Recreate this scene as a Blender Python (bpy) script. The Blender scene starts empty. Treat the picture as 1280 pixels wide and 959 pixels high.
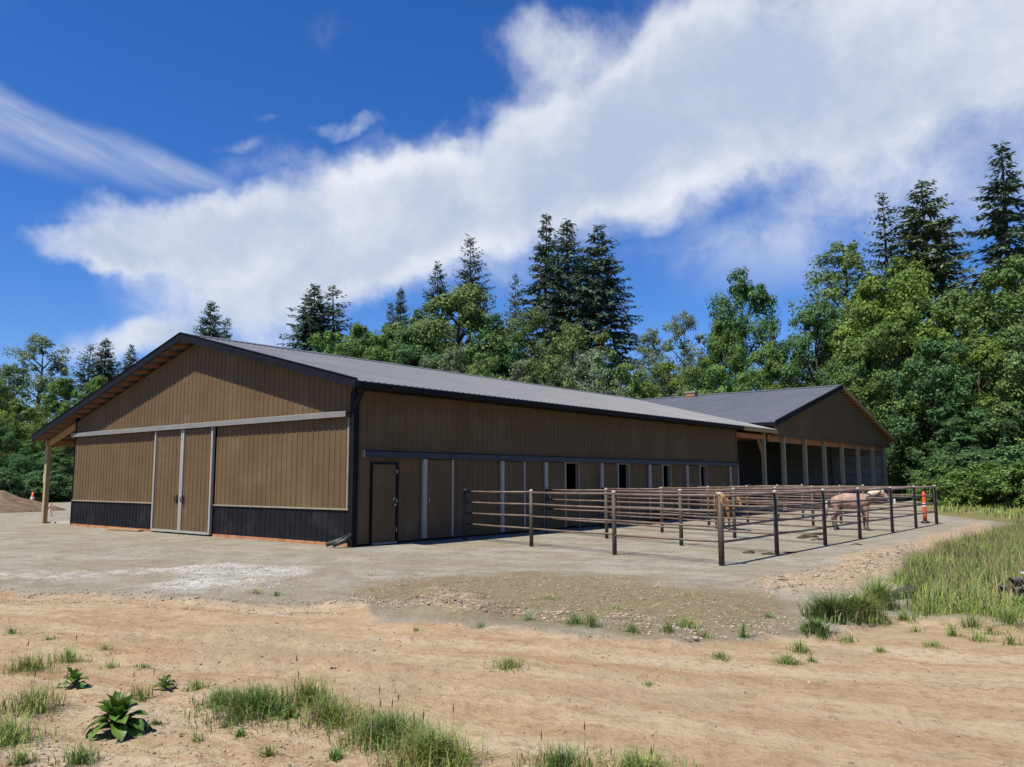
import bpy, bmesh, math, random
import numpy as np
from mathutils import Vector, Matrix

SC = bpy.context.scene
COL = SC.collection
PI = math.pi
RAD = math.radians

# ------------------------------------------------------------------ camera
CAM_H = 1.68
FPX = 1022.8                      # focal length in pixels of the 1280 px wide photograph
YAW, PITCH, ROLL = 0.6788, 0.1157, -0.0024
cd = Vector((math.cos(YAW)*math.cos(PITCH), math.sin(YAW)*math.cos(PITCH), math.sin(PITCH)))
cr = Vector((math.sin(YAW), -math.cos(YAW), 0))
cu = cr.cross(cd)
cr, cu = cr*math.cos(ROLL)+cu*math.sin(ROLL), cu*math.cos(ROLL)-cr*math.sin(ROLL)
cam = bpy.data.cameras.new('camera')
cam.sensor_fit = 'HORIZONTAL'; cam.sensor_width = 36; cam.lens = FPX/1280*36
cam.clip_start = 0.05; cam.clip_end = 5000
camo = bpy.data.objects.new('camera', cam); COL.objects.link(camo)
m = Matrix((cr, cu, -cd)).transposed().to_4x4(); m.translation = (0, 0, CAM_H)
camo.matrix_world = m
SC.camera = camo

def ray(x, y): return cd*FPX + cr*(x-640) - cu*(y-479.5)
def ground(x, y, z=0.0):
    v = ray(x, y); t = (z-CAM_H)/v.z
    return Vector((0, 0, CAM_H)) + v*t
def at_dist(x, dist):
    v = ray(x, 597); v.z = 0; v.normalize()
    return Vector((v.x*dist, v.y*dist, 0))
def height_at(x, ytop, dist):
    v = ray(x, ytop); k = dist/math.hypot(v.x, v.y)
    return CAM_H + v.z*k

# ------------------------------------------------------------------ sky and sun
SUN_TRAVEL = Vector((0.53, -0.09, -1.0)).normalized()
SUN_POS = -SUN_TRAVEL
SUN_EL = math.asin(SUN_POS.z); SUN_ROT = math.atan2(SUN_POS.x, SUN_POS.y)
sun = bpy.data.lights.new('sun', 'SUN'); sun.energy = 5.0; sun.angle = RAD(0.53); sun.color = (1.0, 0.945, 0.84)
suno = bpy.data.objects.new('sun', sun); COL.objects.link(suno)
suno.rotation_euler = SUN_TRAVEL.to_track_quat('-Z', 'Y').to_euler(); suno.location = (-30, 0, 60)

SC.view_settings.view_transform = 'Standard'; SC.view_settings.look = 'None'
SC.view_settings.exposure = 0.55; SC.view_settings.gamma = 1.0
SC.view_settings.use_curve_mapping = False
SKY_STRENGTH = 0.058

class NT:
    """tiny node-tree helper"""
    def __init__(s, tree): s.t = tree; s.n = tree.nodes; s.l = tree.links
    def node(s, typ, **kw):
        n = s.n.new(typ)
        for k, v in kw.items():
            if k == 'inputs':
                for kk, vv in v.items(): s.put(n, kk, vv)
            else: setattr(n, k, v)
        return n
    def put(s, n, k, v):
        sock = n.inputs[k]
        if isinstance(v, bpy.types.NodeSocket): s.l.new(v, sock)
        else: sock.default_value = v
    def math(s, op, a, b=None, clamp=False):
        n = s.node('ShaderNodeMath', operation=op, use_clamp=clamp); s.put(n, 0, a)
        if b is not None: s.put(n, 1, b)
        return n.outputs[0]
    def mix(s, fac, a, b, blend='MIX'):
        n = s.node('ShaderNodeMix', data_type='RGBA', blend_type=blend)
        s.put(n, 0, fac); s.put(n, 6, a); s.put(n, 7, b); return n.outputs[2]
    def maprange(s, v, a, b, c=0.0, d=1.0, smooth=True):
        n = s.node('ShaderNodeMapRange', interpolation_type='SMOOTHSTEP' if smooth else 'LINEAR')
        s.put(n, 0, v); s.put(n, 1, a); s.put(n, 2, b); s.put(n, 3, c); s.put(n, 4, d); return n.outputs[0]
    def noise(s, vec, scale, detail=4, rough=0.55, dist=0.0, color=False):
        n = s.node('ShaderNodeTexNoise'); 
        if vec is not None: s.put(n, 'Vector', vec)
        s.put(n, 'Scale', scale); s.put(n, 'Detail', detail); s.put(n, 'Roughness', rough); s.put(n, 'Distortion', dist)
        return n.outputs['Color' if color else 'Fac']

def build_world():
    w = bpy.data.worlds.new('World'); SC.world = w; w.use_nodes = True
    t = NT(w.node_tree); t.n.clear()
    out = t.node('ShaderNodeOutputWorld'); bg = t.node('ShaderNodeBackground')
    bg.inputs['Strength'].default_value = SKY_STRENGTH
    t.l.new(bg.outputs[0], out.inputs[0])
    sky = t.node('ShaderNodeTexSky', sky_type='NISHITA', sun_disc=False, sun_elevation=SUN_EL, sun_rotation=SUN_ROT)
    sky.altitude = 100; sky.air_density = 1.0; sky.dust_density = 0.25; sky.ozone_density = 4.0
    hs = t.node('ShaderNodeHueSaturation'); t.put(hs, 'Saturation', 1.28); t.put(hs, 'Value', 1.0); t.put(hs, 'Color', sky.outputs[0])
    skycol = t.mix(1.0, hs.outputs[0], (1.08, 1.2, 1.66, 1), 'MULTIPLY')
    # sky coordinates: azimuth (radians clockwise from the view heading) and elevation
    tc = t.node('ShaderNodeTexCoord'); sep = t.node('ShaderNodeSeparateXYZ'); t.l.new(tc.outputs['Generated'], sep.inputs[0])
    rx = t.math('ADD', t.math('MULTIPLY', sep.outputs[0], math.sin(YAW)), t.math('MULTIPLY', sep.outputs[1], -math.cos(YAW)))
    fx = t.math('ADD', t.math('MULTIPLY', sep.outputs[0], math.cos(YAW)), t.math('MULTIPLY', sep.outputs[1], math.sin(YAW)))
    az = t.math('ARCTAN2', rx, fx); el = t.math('ARCSINE', sep.outputs[2])
    comb = t.node('ShaderNodeCombineXYZ'); t.put(comb, 0, az); t.put(comb, 1, el)
    p0 = comb.outputs[0]
    # cloud-flow warp
    def vadd(a, b): 
        n = t.node('ShaderNodeVectorMath', operation='ADD'); t.put(n, 0, a); t.put(n, 1, b); return n.outputs[0]
    def vscale(a, k):
        n = t.node('ShaderNodeVectorMath', operation='SCALE'); t.put(n, 0, a); t.put(n, 'Scale', k); return n.outputs[0]
    def vsub(a, b):
        n = t.node('ShaderNodeVectorMath', operation='SUBTRACT'); t.put(n, 0, a); t.put(n, 1, b); return n.outputs[0]
    w1 = vscale(vsub(t.noise(p0, 4.5, 5, .6, color=True), (0.5, 0.5, 0.5)), 0.17)
    pw = vadd(p0, w1)
    def blob(x, y, sx, sy, ang, inner=0.0, gain=1.0, vec=None):
        """soft ellipse: photo pixel centre, pixel radii, tilt in degrees (counter-clockwise)"""
        v = ray(x, y); v.normalize()
        a = math.atan2(v.x*math.sin(YAW)-v.y*math.cos(YAW), v.x*math.cos(YAW)+v.y*math.sin(YAW)); e = math.asin(v.z)
        mp = t.node('ShaderNodeMapping', vector_type='TEXTURE')
        t.put(mp, 'Vector', vec or pw); mp.inputs['Location'].default_value = (a, e, 0)
        mp.inputs['Rotation'].default_value = (0, 0, RAD(ang)); mp.inputs['Scale'].default_value = (sx/1040, sy/1040, 1)
        ln = t.node('ShaderNodeVectorMath', operation='LENGTH'); t.l.new(mp.outputs[0], ln.inputs[0])
        return t.maprange(ln.outputs['Value'], inner, 1.0, gain, 0.0)
    def total(bs):
        s = bs[0]
        for b in bs[1:]: s = t.math('ADD', s, b)
        return s
    body = total([
        blob(1010, 60, 470, 210, 12, .25), blob(1330, 30, 420, 190, 10, .2), blob(840, 150, 330, 150, 24, .2),
        blob(690, 55, 120, 60, 20, .2, .8), blob(620, 235, 340, 120, 22, .2), blob(420, 300, 330, 110, 14, .25),
        blob(210, 300, 230, 58, 8, .2, 0.9), blob(95, 325, 130, 26, 4, .1, .8), blob(480, 215, 210, 62, 14, .2, .7), blob(330, 390, 230, 90, 10, .1, .75),
        blob(170, 425, 110, 42, 10, .2, 1.0), blob(560, 350, 280, 80, 8, .1, .5),
        blob(1010, 270, 260, 60, 12, .0, .45), blob(1250, 250, 200, 90, 12, 0, .5)])
    wisps = total([blob(120, 183, 250, 26, -17, .0, 0.0), blob(430, 156, 60, 13, 6, .1, .5), blob(305, 184, 40, 12, 10, .1, .45),
                   blob(330, 150, 22, 8, 0, .1, .4), blob(868, 320, 50, 18, 10, .1, .55), blob(200, 366, 30, 14, 0, .1, .45),
                   blob(360, 215, 130, 34, 10, .0, .5), blob(1050, 335, 160, 40, 8, .0, .28)])
    n1 = t.noise(vadd(p0, vscale(w1, .5)), 7.0, 9, .62)
    n2 = t.noise(pw, 2.2, 3, .5)
    # scattered cloud elsewhere in the sky, away from this part of it
    away = t.maprange(t.math('ABSOLUTE', az), 0.72, 1.15)
    other = t.math('MULTIPLY', away, t.maprange(t.noise(p0, 1.6, 6, .6, .4), .56, .80))
    fld = t.math('ADD', t.math('MULTIPLY', body, .95), t.math('MULTIPLY', t.math('SUBTRACT', n1, .5), 1.5))
    dens = t.maprange(fld, .12, 1.30)
    wfld = t.math('MULTIPLY', wisps, t.maprange(n1, .36, .66))
    dens = t.math('MAXIMUM', dens, t.math('MINIMUM', wfld, .75))
    dens = t.math('MAXIMUM', dens, t.math('MULTIPLY', other, .4))
    mpC = t.node('ShaderNodeMapping', vector_type='TEXTURE'); mpC.inputs['Rotation'].default_value = (0, 0, RAD(-17)); mpC.inputs['Scale'].default_value = (.45, .055, 1); t.l.new(vadd(p0, vscale(w1, .22)), mpC.inputs[0])
    fib = t.noise(mpC.outputs[0], 1.3, 6, .6)
    pc = vadd(p0, vscale(w1, .22))
    cir = t.math('ADD', blob(60, 165, 230, 30, -17, .0, .7, pc), t.math('ADD', blob(220, 215, 170, 22, -15, .0, .6, pc), blob(-150, 110, 260, 34, -14, 0, .6, pc)))
    cir = t.math('MULTIPLY', cir, t.maprange(fib, .28, .72, .25, 1.0))
    veil = t.math('MULTIPLY', t.math('ADD', blob(1080, 285, 300, 75, 10, .0, .55, pc), blob(900, 300, 190, 50, 8, 0, .3, pc)), t.maprange(n1, .34, .62, .15, 1.0))
    dens = t.math('MAXIMUM', dens, t.math('MAXIMUM', cir, veil))
    dens = t.math('MULTIPLY', dens, t.maprange(el, -.02, .06))
    # thick parts are greyer, thin sunlit edges whiter
    thick = t.maprange(t.math('ADD', t.math('ADD', t.math('MULTIPLY', body, .34), t.math('MULTIPLY', t.math('SUBTRACT', n2, .5), 1.2)), t.math('MULTIPLY', t.math('SUBTRACT', n1, .5), -.9)),   .22, .82)
    k = 0.683/SKY_STRENGTH
    white = (0.86*k, 0.89*k, 0.94*k, 1); grey = (0.39*k, 0.485*k, 0.69*k, 1)
    cc = t.mix(t.math('MULTIPLY', thick, .78), white, grey)
    col = t.mix(t.math('MULTIPLY', dens, .95), skycol, cc)
    t.l.new(col, bg.inputs['Color'])
    w.cycles.sampling_method = 'MANUAL'; w.cycles.sample_map_resolution = 1024
build_world()

# ------------------------------------------------------------------ numpy noise
_rng = np.random.default_rng(5)
_perm = _rng.random((256, 256))
def vnoise(x, y):
    xi = np.floor(x).astype(int); yi = np.floor(y).astype(int)
    fx = x-xi; fy = y-yi; fx = fx*fx*(3-2*fx); fy = fy*fy*(3-2*fy)
    g = lambda a, b: _perm[a & 255, b & 255]
    return (g(xi, yi)*(1-fx)+g(xi+1, yi)*fx)*(1-fy)+(g(xi, yi+1)*(1-fx)+g(xi+1, yi+1)*fx)*fy
def fbm(x, y, o=4):
    s = 0; a = .5
    for i in range(o): s = s+a*(vnoise(x+17*i, y+31*i)-.5); x = x*2.03; y = y*2.03; a *= .5
    return s
def poly_px(pts): return np.array([[*(ground(x, y).xy)] for x, y in pts])
def poly_sd(P, X, Y):
    """signed distance to polygon, negative inside"""
    d = np.full(X.shape, 1e9); ins = np.zeros(X.shape, bool); n = len(P)
    for i in range(n):
        ax, ay = P[i]; bx, by = P[(i+1) % n]
        ex, ey = bx-ax, by-ay
        t = np.clip(((X-ax)*ex+(Y-ay)*ey)/(ex*ex+ey*ey+1e-9), 0, 1)
        d = np.minimum(d, np.hypot(X-ax-t*ex, Y-ay-t*ey))
        c = ((ay > Y) != (by > Y)) & (X < (bx-ax)*(Y-ay)/(by-ay+1e-12)+ax)
        ins ^= c
    return np.where(ins, -d, d)
def soft(sd, w): 
    t = np.clip(.5-sd/(2*w), 0, 1); return t*t*(3-2*t)

# ------------------------------------------------------------------ materials
MATS = {}
def mat(name, color, rough=.7, spec=.3, metal=0.0, var=0.12, vscale=3.0, bump=0.0, bscale=40.0, grain=None, island=0.0, transl=0.0, coat=0.0, stretch=None, dirt=None):
    if name in MATS: return MATS[name]
    mt = bpy.data.materials.new(name); mt.use_nodes = True; MATS[name] = mt
    t = NT(mt.node_tree); bs = t.n['Principled BSDF']; out = t.n['Material Output']
    tc = t.node('ShaderNodeTexCoord'); v = tc.outputs['Object']
    if stretch:
        mp = t.node('ShaderNodeMapping'); mp.inputs['Scale'].default_value = stretch; t.l.new(v, mp.inputs[0]); v = mp.outputs[0]
    c = (*color, 1)
    n = t.noise(v, vscale, 6, .6)
    dark = tuple(x*(1-var) for x in color)+(1,); lite = tuple(min(1, x*(1+var)) for x in color)+(1,)
    col = t.mix(t.maprange(n, .3, .7), dark, lite)
    if dirt:    # (colour, amount, scale)
        dn = t.noise(v, dirt[2], 8, .65)
        col = t.mix(t.math('MULTIPLY', t.maprange(dn, .5, .78), dirt[1]), col, (*dirt[0], 1))
    if island:
        g = t.node('ShaderNodeNewGeometry')
        hs = t.node('ShaderNodeHueSaturation'); t.put(hs, 'Color', col)
        t.put(hs, 'Value', t.maprange(g.outputs['Random Per Island'], 0, 1, 1-island, 1+island, False))
        t.put(hs, 'Hue', t.maprange(g.outputs['Random Per Island'], 0, 1, .5+.018, .5-.022, False)); col = hs.outputs[0]
        oi = t.node('ShaderNodeObjectInfo'); hs2 = t.node('ShaderNodeHueSaturation'); t.put(hs2, 'Color', col)
        t.put(hs2, 'Value', t.maprange(oi.outputs['Random'], 0, 1, .85, 1.15, False)); t.put(hs2, 'Hue', t.maprange(oi.outputs['Random'], 0, 1, .488, .512, False)); col = hs2.outputs[0]
    t.l.new(col, bs.inputs['Base Color'])
    t.put(bs, 'Roughness', rough); t.put(bs, 'Specular IOR Level', spec); t.put(bs, 'Metallic', metal)
    if coat: t.put(bs, 'Coat Weight', coat)
    if rough < .65 and metal == 0 or dirt:
        t.l.new(t.maprange(n, .25, .75, max(.05, rough-.08), min(1, rough+.1)), bs.inputs['Roughness'])
    if bump:
        b = t.node('ShaderNodeBump'); t.put(b, 'Strength', bump); t.put(b, 'Distance', .02)
        t.l.new(t.noise(v, bscale, 5, .6), b.inputs['Height']); t.l.new(b.outputs[0], bs.inputs['Normal'])
    if transl:
        tr = t.node('ShaderNodeBsdfTranslucent'); t.l.new(col, tr.inputs['Color'])
        mx = t.node('ShaderNodeMixShader'); mx.inputs[0].default_value = transl
        t.l.new(bs.outputs[0], mx.inputs[1]); t.l.new(tr.outputs[0], mx.inputs[2]); t.l.new(mx.outputs[0], out.inputs[0])
    return mt

BROWN = (0.121, 0.078, 0.040)
mat('siding_brown', BROWN, .6, .1, var=.07, vscale=1.2, dirt=((.30, .25, .18), .22, .8))
mat('siding_black', (0.012, 0.012, 0.015), .6, .1, var=.2, dirt=((.2, .17, .13), .10, 1.1))
mat('trim_black', (0.009, 0.009, 0.012), .6, .1, var=.2)
mat('trim_navy', (0.022, 0.025, 0.042), .42, .3, var=.15, dirt=((.2, .18, .15), .15, 2))
mat('trim_grey', (0.30, 0.28, 0.25), .45, .5, var=.07, dirt=((.3, .25, .18), .35, 2.5))
mat('track_grey', (0.18, 0.172, 0.16), .5, .35, var=.08, dirt=((.3, .25, .18), .25, 2.5))
mat('trim_tan', (0.25, 0.21, 0.15), .55, .4, var=.1)
mat('roof_metal', (0.112, 0.115, 0.124), .48, .28, var=.05, vscale=.6, dirt=((.24, .23, .21), .2, .5))
mat('roof_metal_dark', (0.098, 0.102, 0.116), .45, .45, var=.06, vscale=.6, dirt=((.18, .18, .18), .2, .5))
mat('wood_fresh', (0.35, 0.21, 0.095), .75, .25, var=.22, vscale=5, stretch=(1, 8, 8), bump=.15)
mat('wood_post', (0.35, 0.26, 0.135), .75, .25, var=.2, vscale=5, stretch=(8, 8, 1), bump=.15)
mat('wood_treated', (0.32, 0.26, 0.165), .8, .2, var=.2, vscale=5, stretch=(8, 8, 1), bump=.15)
mat('wood_red', (0.34, 0.15, 0.075), .8, .2, var=.25, vscale=5, stretch=(1, 8, 8))
mat('wood_skirt', (0.36, 0.17, 0.08), .8, .2, var=.25, vscale=3)
mat('steel_pipe', (0.14, 0.10, 0.078), .5, .3, var=.22, vscale=4, dirt=((.36, .25, .19), .4, 6))
mat('steel_post', (0.060, 0.048, 0.035), .55, .25, var=.2, vscale=4, dirt=((.2, .16, .11), .15, 5))
mat('cap_pale', (0.30, 0.27, 0.23), .6, .3, var=.15)
mat('metal_dull', (0.45, 0.44, 0.42), .4, .5, metal=.6)
mat('liner_grey', (0.33, 0.32, 0.30), .65, .3, var=.1)
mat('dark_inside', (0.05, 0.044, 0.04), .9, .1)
mat('white_paint', (0.6, 0.585, 0.55), .55, .4, var=.05)
mat('plastic_black', (0.02, 0.02, 0.022), .5, .45, var=.2, dirt=((.25, .22, .17), .4, 6))
mat('plastic_orange', (0.58, 0.075, 0.028), .5, .4, var=.1, dirt=((.4, .3, .2), .15, 6))
mat('soil_pile', (0.15, 0.105, 0.072), .95, .1, var=.3, vscale=2, bump=.8, bscale=6)
mat('manure', (0.055, 0.042, 0.028), .95, .1, var=.4, vscale=8, bump=.6)
mat('stone', (0.27, 0.22, 0.165), .9, .2, var=.2, island=.35)
mat('stone_white', (0.37, 0.335, 0.285), .9, .2, var=.2, island=.25)
mat('log_bark', (0.05, 0.047, 0.043), .9, .1, var=.4, vscale=6, bump=.6)
mat('bark', (0.085, 0.068, 0.052), .95, .1, var=.3, vscale=4, stretch=(6, 6, 1), bump=.4)
mat('bark_pale', (0.30, 0.28, 0.25), .9, .1, var=.3, vscale=3)
mat('needle', (0.078, 0.120, 0.078), .6, .3, var=.2, vscale=.5, island=.35, transl=.12)
mat('needle_olive', (0.115, 0.155, 0.076), .6, .3, var=.2, vscale=.5, island=.35, transl=.12)
mat('leaf_dark', (0.080, 0.155, 0.056), .6, .14, var=.2, vscale=.4, island=.42, transl=.34)
mat('leaf_mid', (0.125, 0.212, 0.056), .6, .14, var=.2, vscale=.4, island=.42, transl=.34)
mat('leaf_yellow', (0.160, 0.240, 0.052), .6, .14, var=.2, vscale=.4, island=.42, transl=.34)
mat('leaf_grey', (0.175, 0.228, 0.130), .6, .14, var=.2, vscale=.4, island=.42, transl=.34)
mat('leaf_olive', (0.138, 0.205, 0.066), .6, .14, var=.2, vscale=.4, island=.42, transl=.34)
mat('grass_blade', (0.215, 0.285, 0.066), .55, .3, var=.25, vscale=.8, island=.4, transl=.3)
mat('grass_dark', (0.120, 0.215, 0.048), .55, .3, var=.25, vscale=.8, island=.4, transl=.3)
mat('grass_dry', (0.25, 0.21, 0.105), .7, .2, var=.25, vscale=.8, island=.3, transl=.2)
mat('dock_leaf', (0.072, 0.140, 0.018), .42, .45, var=.25, vscale=9, island=.25, transl=.25)
mat('flower_stalk', (0.11, 0.065, 0.04), .8, .2)
mat('coat_roan', (0.29, 0.19, 0.145), .7, .2, var=.28, vscale=7)
mat('coat_chestnut', (0.19, 0.088, 0.042), .6, .3, var=.15, vscale=5)
mat('mane_pale', (0.5, 0.41, 0.32), .7, .2, var=.15, vscale=12)
mat('mane_dark', (0.05, 0.035, 0.028), .7, .2, var=.2)
mat('clod', (0.29, 0.20, 0.125), .95, .1, var=.2, island=.35)
mat('hoof', (0.045, 0.04, 0.036), .6, .3)

def paint_leg_shade(name, dark, z0=.42, z1=.72):
    """coat darkened over the lower legs, their shade put into the colour"""
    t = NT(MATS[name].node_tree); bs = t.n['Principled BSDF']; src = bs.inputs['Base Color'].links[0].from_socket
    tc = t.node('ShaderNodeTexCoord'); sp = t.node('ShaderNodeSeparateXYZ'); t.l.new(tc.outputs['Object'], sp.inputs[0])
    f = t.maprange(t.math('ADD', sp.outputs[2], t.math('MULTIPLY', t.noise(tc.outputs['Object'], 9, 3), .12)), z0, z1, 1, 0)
    t.l.new(t.mix(f, src, (*dark, 1)), bs.inputs['Base Color'])  # paints the shade on the lower legs into the coat colour
def sheet_laps(name, w=.9144, amt=.05):
    """each sheet of cladding comes out of its own batch: a slight step in tone at every lap"""
    t = NT(MATS[name].node_tree); bs = t.n['Principled BSDF']; src = bs.inputs['Base Color'].links[0].from_socket
    tc = t.node('ShaderNodeTexCoord'); sp = t.node('ShaderNodeSeparateXYZ'); t.l.new(tc.outputs['Object'], sp.inputs[0])
    u = t.math('FLOOR', t.math('DIVIDE', t.math('ADD', sp.outputs[0], sp.outputs[1]), w))
    wn = t.node('ShaderNodeTexWhiteNoise', noise_dimensions='1D'); t.put(wn, 'W', u)
    hs = t.node('ShaderNodeHueSaturation'); t.put(hs, 'Color', src); t.put(hs, 'Value', t.maprange(wn.outputs[0], 0, 1, 1-amt, 1+amt, False)); t.l.new(hs.outputs[0], bs.inputs['Base Color'])
    b = t.node('ShaderNodeBump'); t.put(b, 'Strength', .25); t.put(b, 'Distance', .05); t.l.new(t.noise(tc.outputs['Object'], 1.4, 3), b.inputs['Height']); t.l.new(b.outputs[0], bs.inputs['Normal'])
sheet_laps('siding_brown'); sheet_laps('siding_black'); sheet_laps('roof_metal', amt=.03); sheet_laps('roof_metal_dark', amt=.03)
paint_leg_shade('coat_roan', (.12, .08, .06)); paint_leg_shade('coat_chestnut', (.05, .03, .02))

# ------------------------------------------------------------------ object helpers
def tag(o, label=None, cat=None, group=None, kind=None):
    if label: o['label'] = label
    if cat: o['category'] = cat
    if group: o['group'] = group
    if kind: o['kind'] = kind
    return o
def link(name, me, parent=None, loc=None):
    o = bpy.data.objects.new(name, me); COL.objects.link(o)
    if parent: o.parent = parent
    if loc is not None: o.location = loc
    return o
def thing(name, label, cat, loc=(0, 0, 0), rz=0, group=None):
    o = link(name, None, loc=loc); o.rotation_euler = (0, 0, rz); o.empty_display_size = .3
    return tag(o, label, cat, group)
def mesh_np(name, V, F, material, smooth=False):
    V = np.asarray(V, np.float32); F = np.asarray(F, np.int32); k = F.shape[1]
    me = bpy.data.meshes.new(name)
    me.vertices.add(len(V)); me.vertices.foreach_set('co', V.ravel())
    me.loops.add(F.size); me.loops.foreach_set('vertex_index', F.ravel())
    me.polygons.add(len(F)); me.polygons.foreach_set('loop_start', np.arange(0, F.size, k, dtype=np.int32))
    me.polygons.foreach_set('loop_total', np.full(len(F), k, np.int32))
    if smooth: me.polygons.foreach_set('use_smooth', np.ones(len(F), bool))
    me.update(calc_edges=True); me.validate()
    me.materials.append(MATS[material]); return me

class MB:
    def __init__(s): s.v = []; s.f = []; s.sm = []
    def add(s, vs, fs, smooth=False):
        b = len(s.v); s.v += [tuple(x) for x in vs]; s.f += [tuple(i+b for i in f) for f in fs]; s.sm += [smooth]*len(fs); return s
    def box(s, a, b):
        (x0, y0, z0), (x1, y1, z1) = a, b
        x0, x1 = min(x0, x1), max(x0, x1); y0, y1 = min(y0, y1), max(y0, y1); z0, z1 = min(z0, z1), max(z0, z1)
        return s.add([(x0, y0, z0), (x1, y0, z0), (x1, y1, z0), (x0, y1, z0), (x0, y0, z1), (x1, y0, z1), (x1, y1, z1), (x0, y1, z1)],
                     [(0, 3, 2, 1), (4, 5, 6, 7), (0, 1, 5, 4), (1, 2, 6, 5), (2, 3, 7, 6), (3, 0, 4, 7)])
    def beam(s, p, q, w, h, up=(0, 0, 1)):
        """rectangular bar from p to q, width w across, height h along up"""
        p = Vector(p); q = Vector(q); d = (q-p).normalized(); side = d.cross(Vector(up)).normalized(); u = side.cross(d)
        vs = []
        for c in (p, q):
            for a, b in ((-1, -1), (1, -1), (1, 1), (-1, 1)): vs.append(c+side*a*w/2+u*b*h/2)
        return s.add(vs, [(0, 1, 2, 3), (7, 6, 5, 4), (0, 4, 5, 1), (1, 5, 6, 2), (2, 6, 7, 3), (3, 7, 4, 0)])
    def tube(s, pts, rad, n=8, caps=True):
        pts = [Vector(p) for p in pts]; rad = rad if isinstance(rad, (list, tuple)) else [rad]*len(pts)
        vs = []; fs = []
        for i, p in enumerate(pts):
            d = (pts[min(i+1, len(pts)-1)]-pts[max(i-1, 0)]).normalized()
            a = Vector((0, 0, 1)) if abs(d.z) < .9 else Vector((1, 0, 0))
            e = d.cross(a).normalized(); g = e.cross(d)
            for k in range(n): vs.append(p+(e*math.cos(2*PI*k/n)+g*math.sin(2*PI*k/n))*rad[i])
        for i in range(len(pts)-1):
            for k in range(n): fs.append((i*n+k, i*n+(k+1) % n, (i+1)*n+(k+1) % n, (i+1)*n+k))
        b = len(s.f); s.add(vs, fs, True)
        if caps:
            nb = len(s.v)-len(vs); s.f.append(tuple(nb+k for k in range(n))[::-1]); s.f.append(tuple(nb+(len(pts)-1)*n+k for k in range(n))); s.sm += [False]*2
        return s
    def mesh(s, name, material):
        me = bpy.data.meshes.new(name); me.from_pydata(s.v, [], s.f); me.update()
        me.polygons.foreach_set('use_smooth', s.sm); me.materials.append(MATS[material])
        bm = bmesh.new(); bm.from_mesh(me); bmesh.ops.recalc_face_normals(bm, faces=bm.faces); bm.to_mesh(me); bm.free()
        return me
    def build(s, name, material, parent=None, loc=None): return link(name, s.mesh(name, material), parent, loc)

def ribbed(o, u, v, n, width, lo, hi, pitch=.2286, rib=.02, thick=.06, phase=0.0):
    """ribbed metal sheet with a flat back: o origin, u across, v along ribs, n outward; lo/hi limits along v as functions of the distance across"""
    o, u, v, n = (Vector(a) for a in (o, u, v, n))
    prof = []; k = 0
    xs = [(0, 0)]
    x = phase
    while x < width:
        for dx, h in ((.0, 0), (.016, 1), (.046, 1), (.062, 0), (.11, 0), (.117, .18), (.127, .18), (.134, 0)):
            if 0 < x+dx < width: xs.append((x+dx, h))
        x += pitch
    xs.append((width, 0))
    brk = getattr(hi, 'breaks', [])
    for b in brk:
        if 0 < b < width: xs.append((b, 0))
    xs.sort()
    vs = []; fs = []; N = len(xs)
    for a, h in xs: vs.append(o+u*a+v*lo(a)+n*(h*rib)); vs.append(o+u*a+v*hi(a)+n*(h*rib))
    for a, h in xs: vs.append(o+u*a+v*lo(a)-n*thick); vs.append(o+u*a+v*hi(a)-n*thick)
    for i in range(N-1):
        fs.append((2*i, 2*i+2, 2*i+3, 2*i+1))
        j = 2*N+2*i; fs.append((j, j+1, j+3, j+2))
        fs.append((2*i, j, j+2, 2*i+2)); fs.append((2*i+1, 2*i+3, j+3, j+1))
    fs.append((0, 1, 2*N+1, 2*N)); e = 2*N-2; fs.append((e, 2*N+e, 2*N+e+1, e+1))
    mb = MB(); mb.add(vs, fs); return mb
def const(c): return lambda a: c

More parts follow.
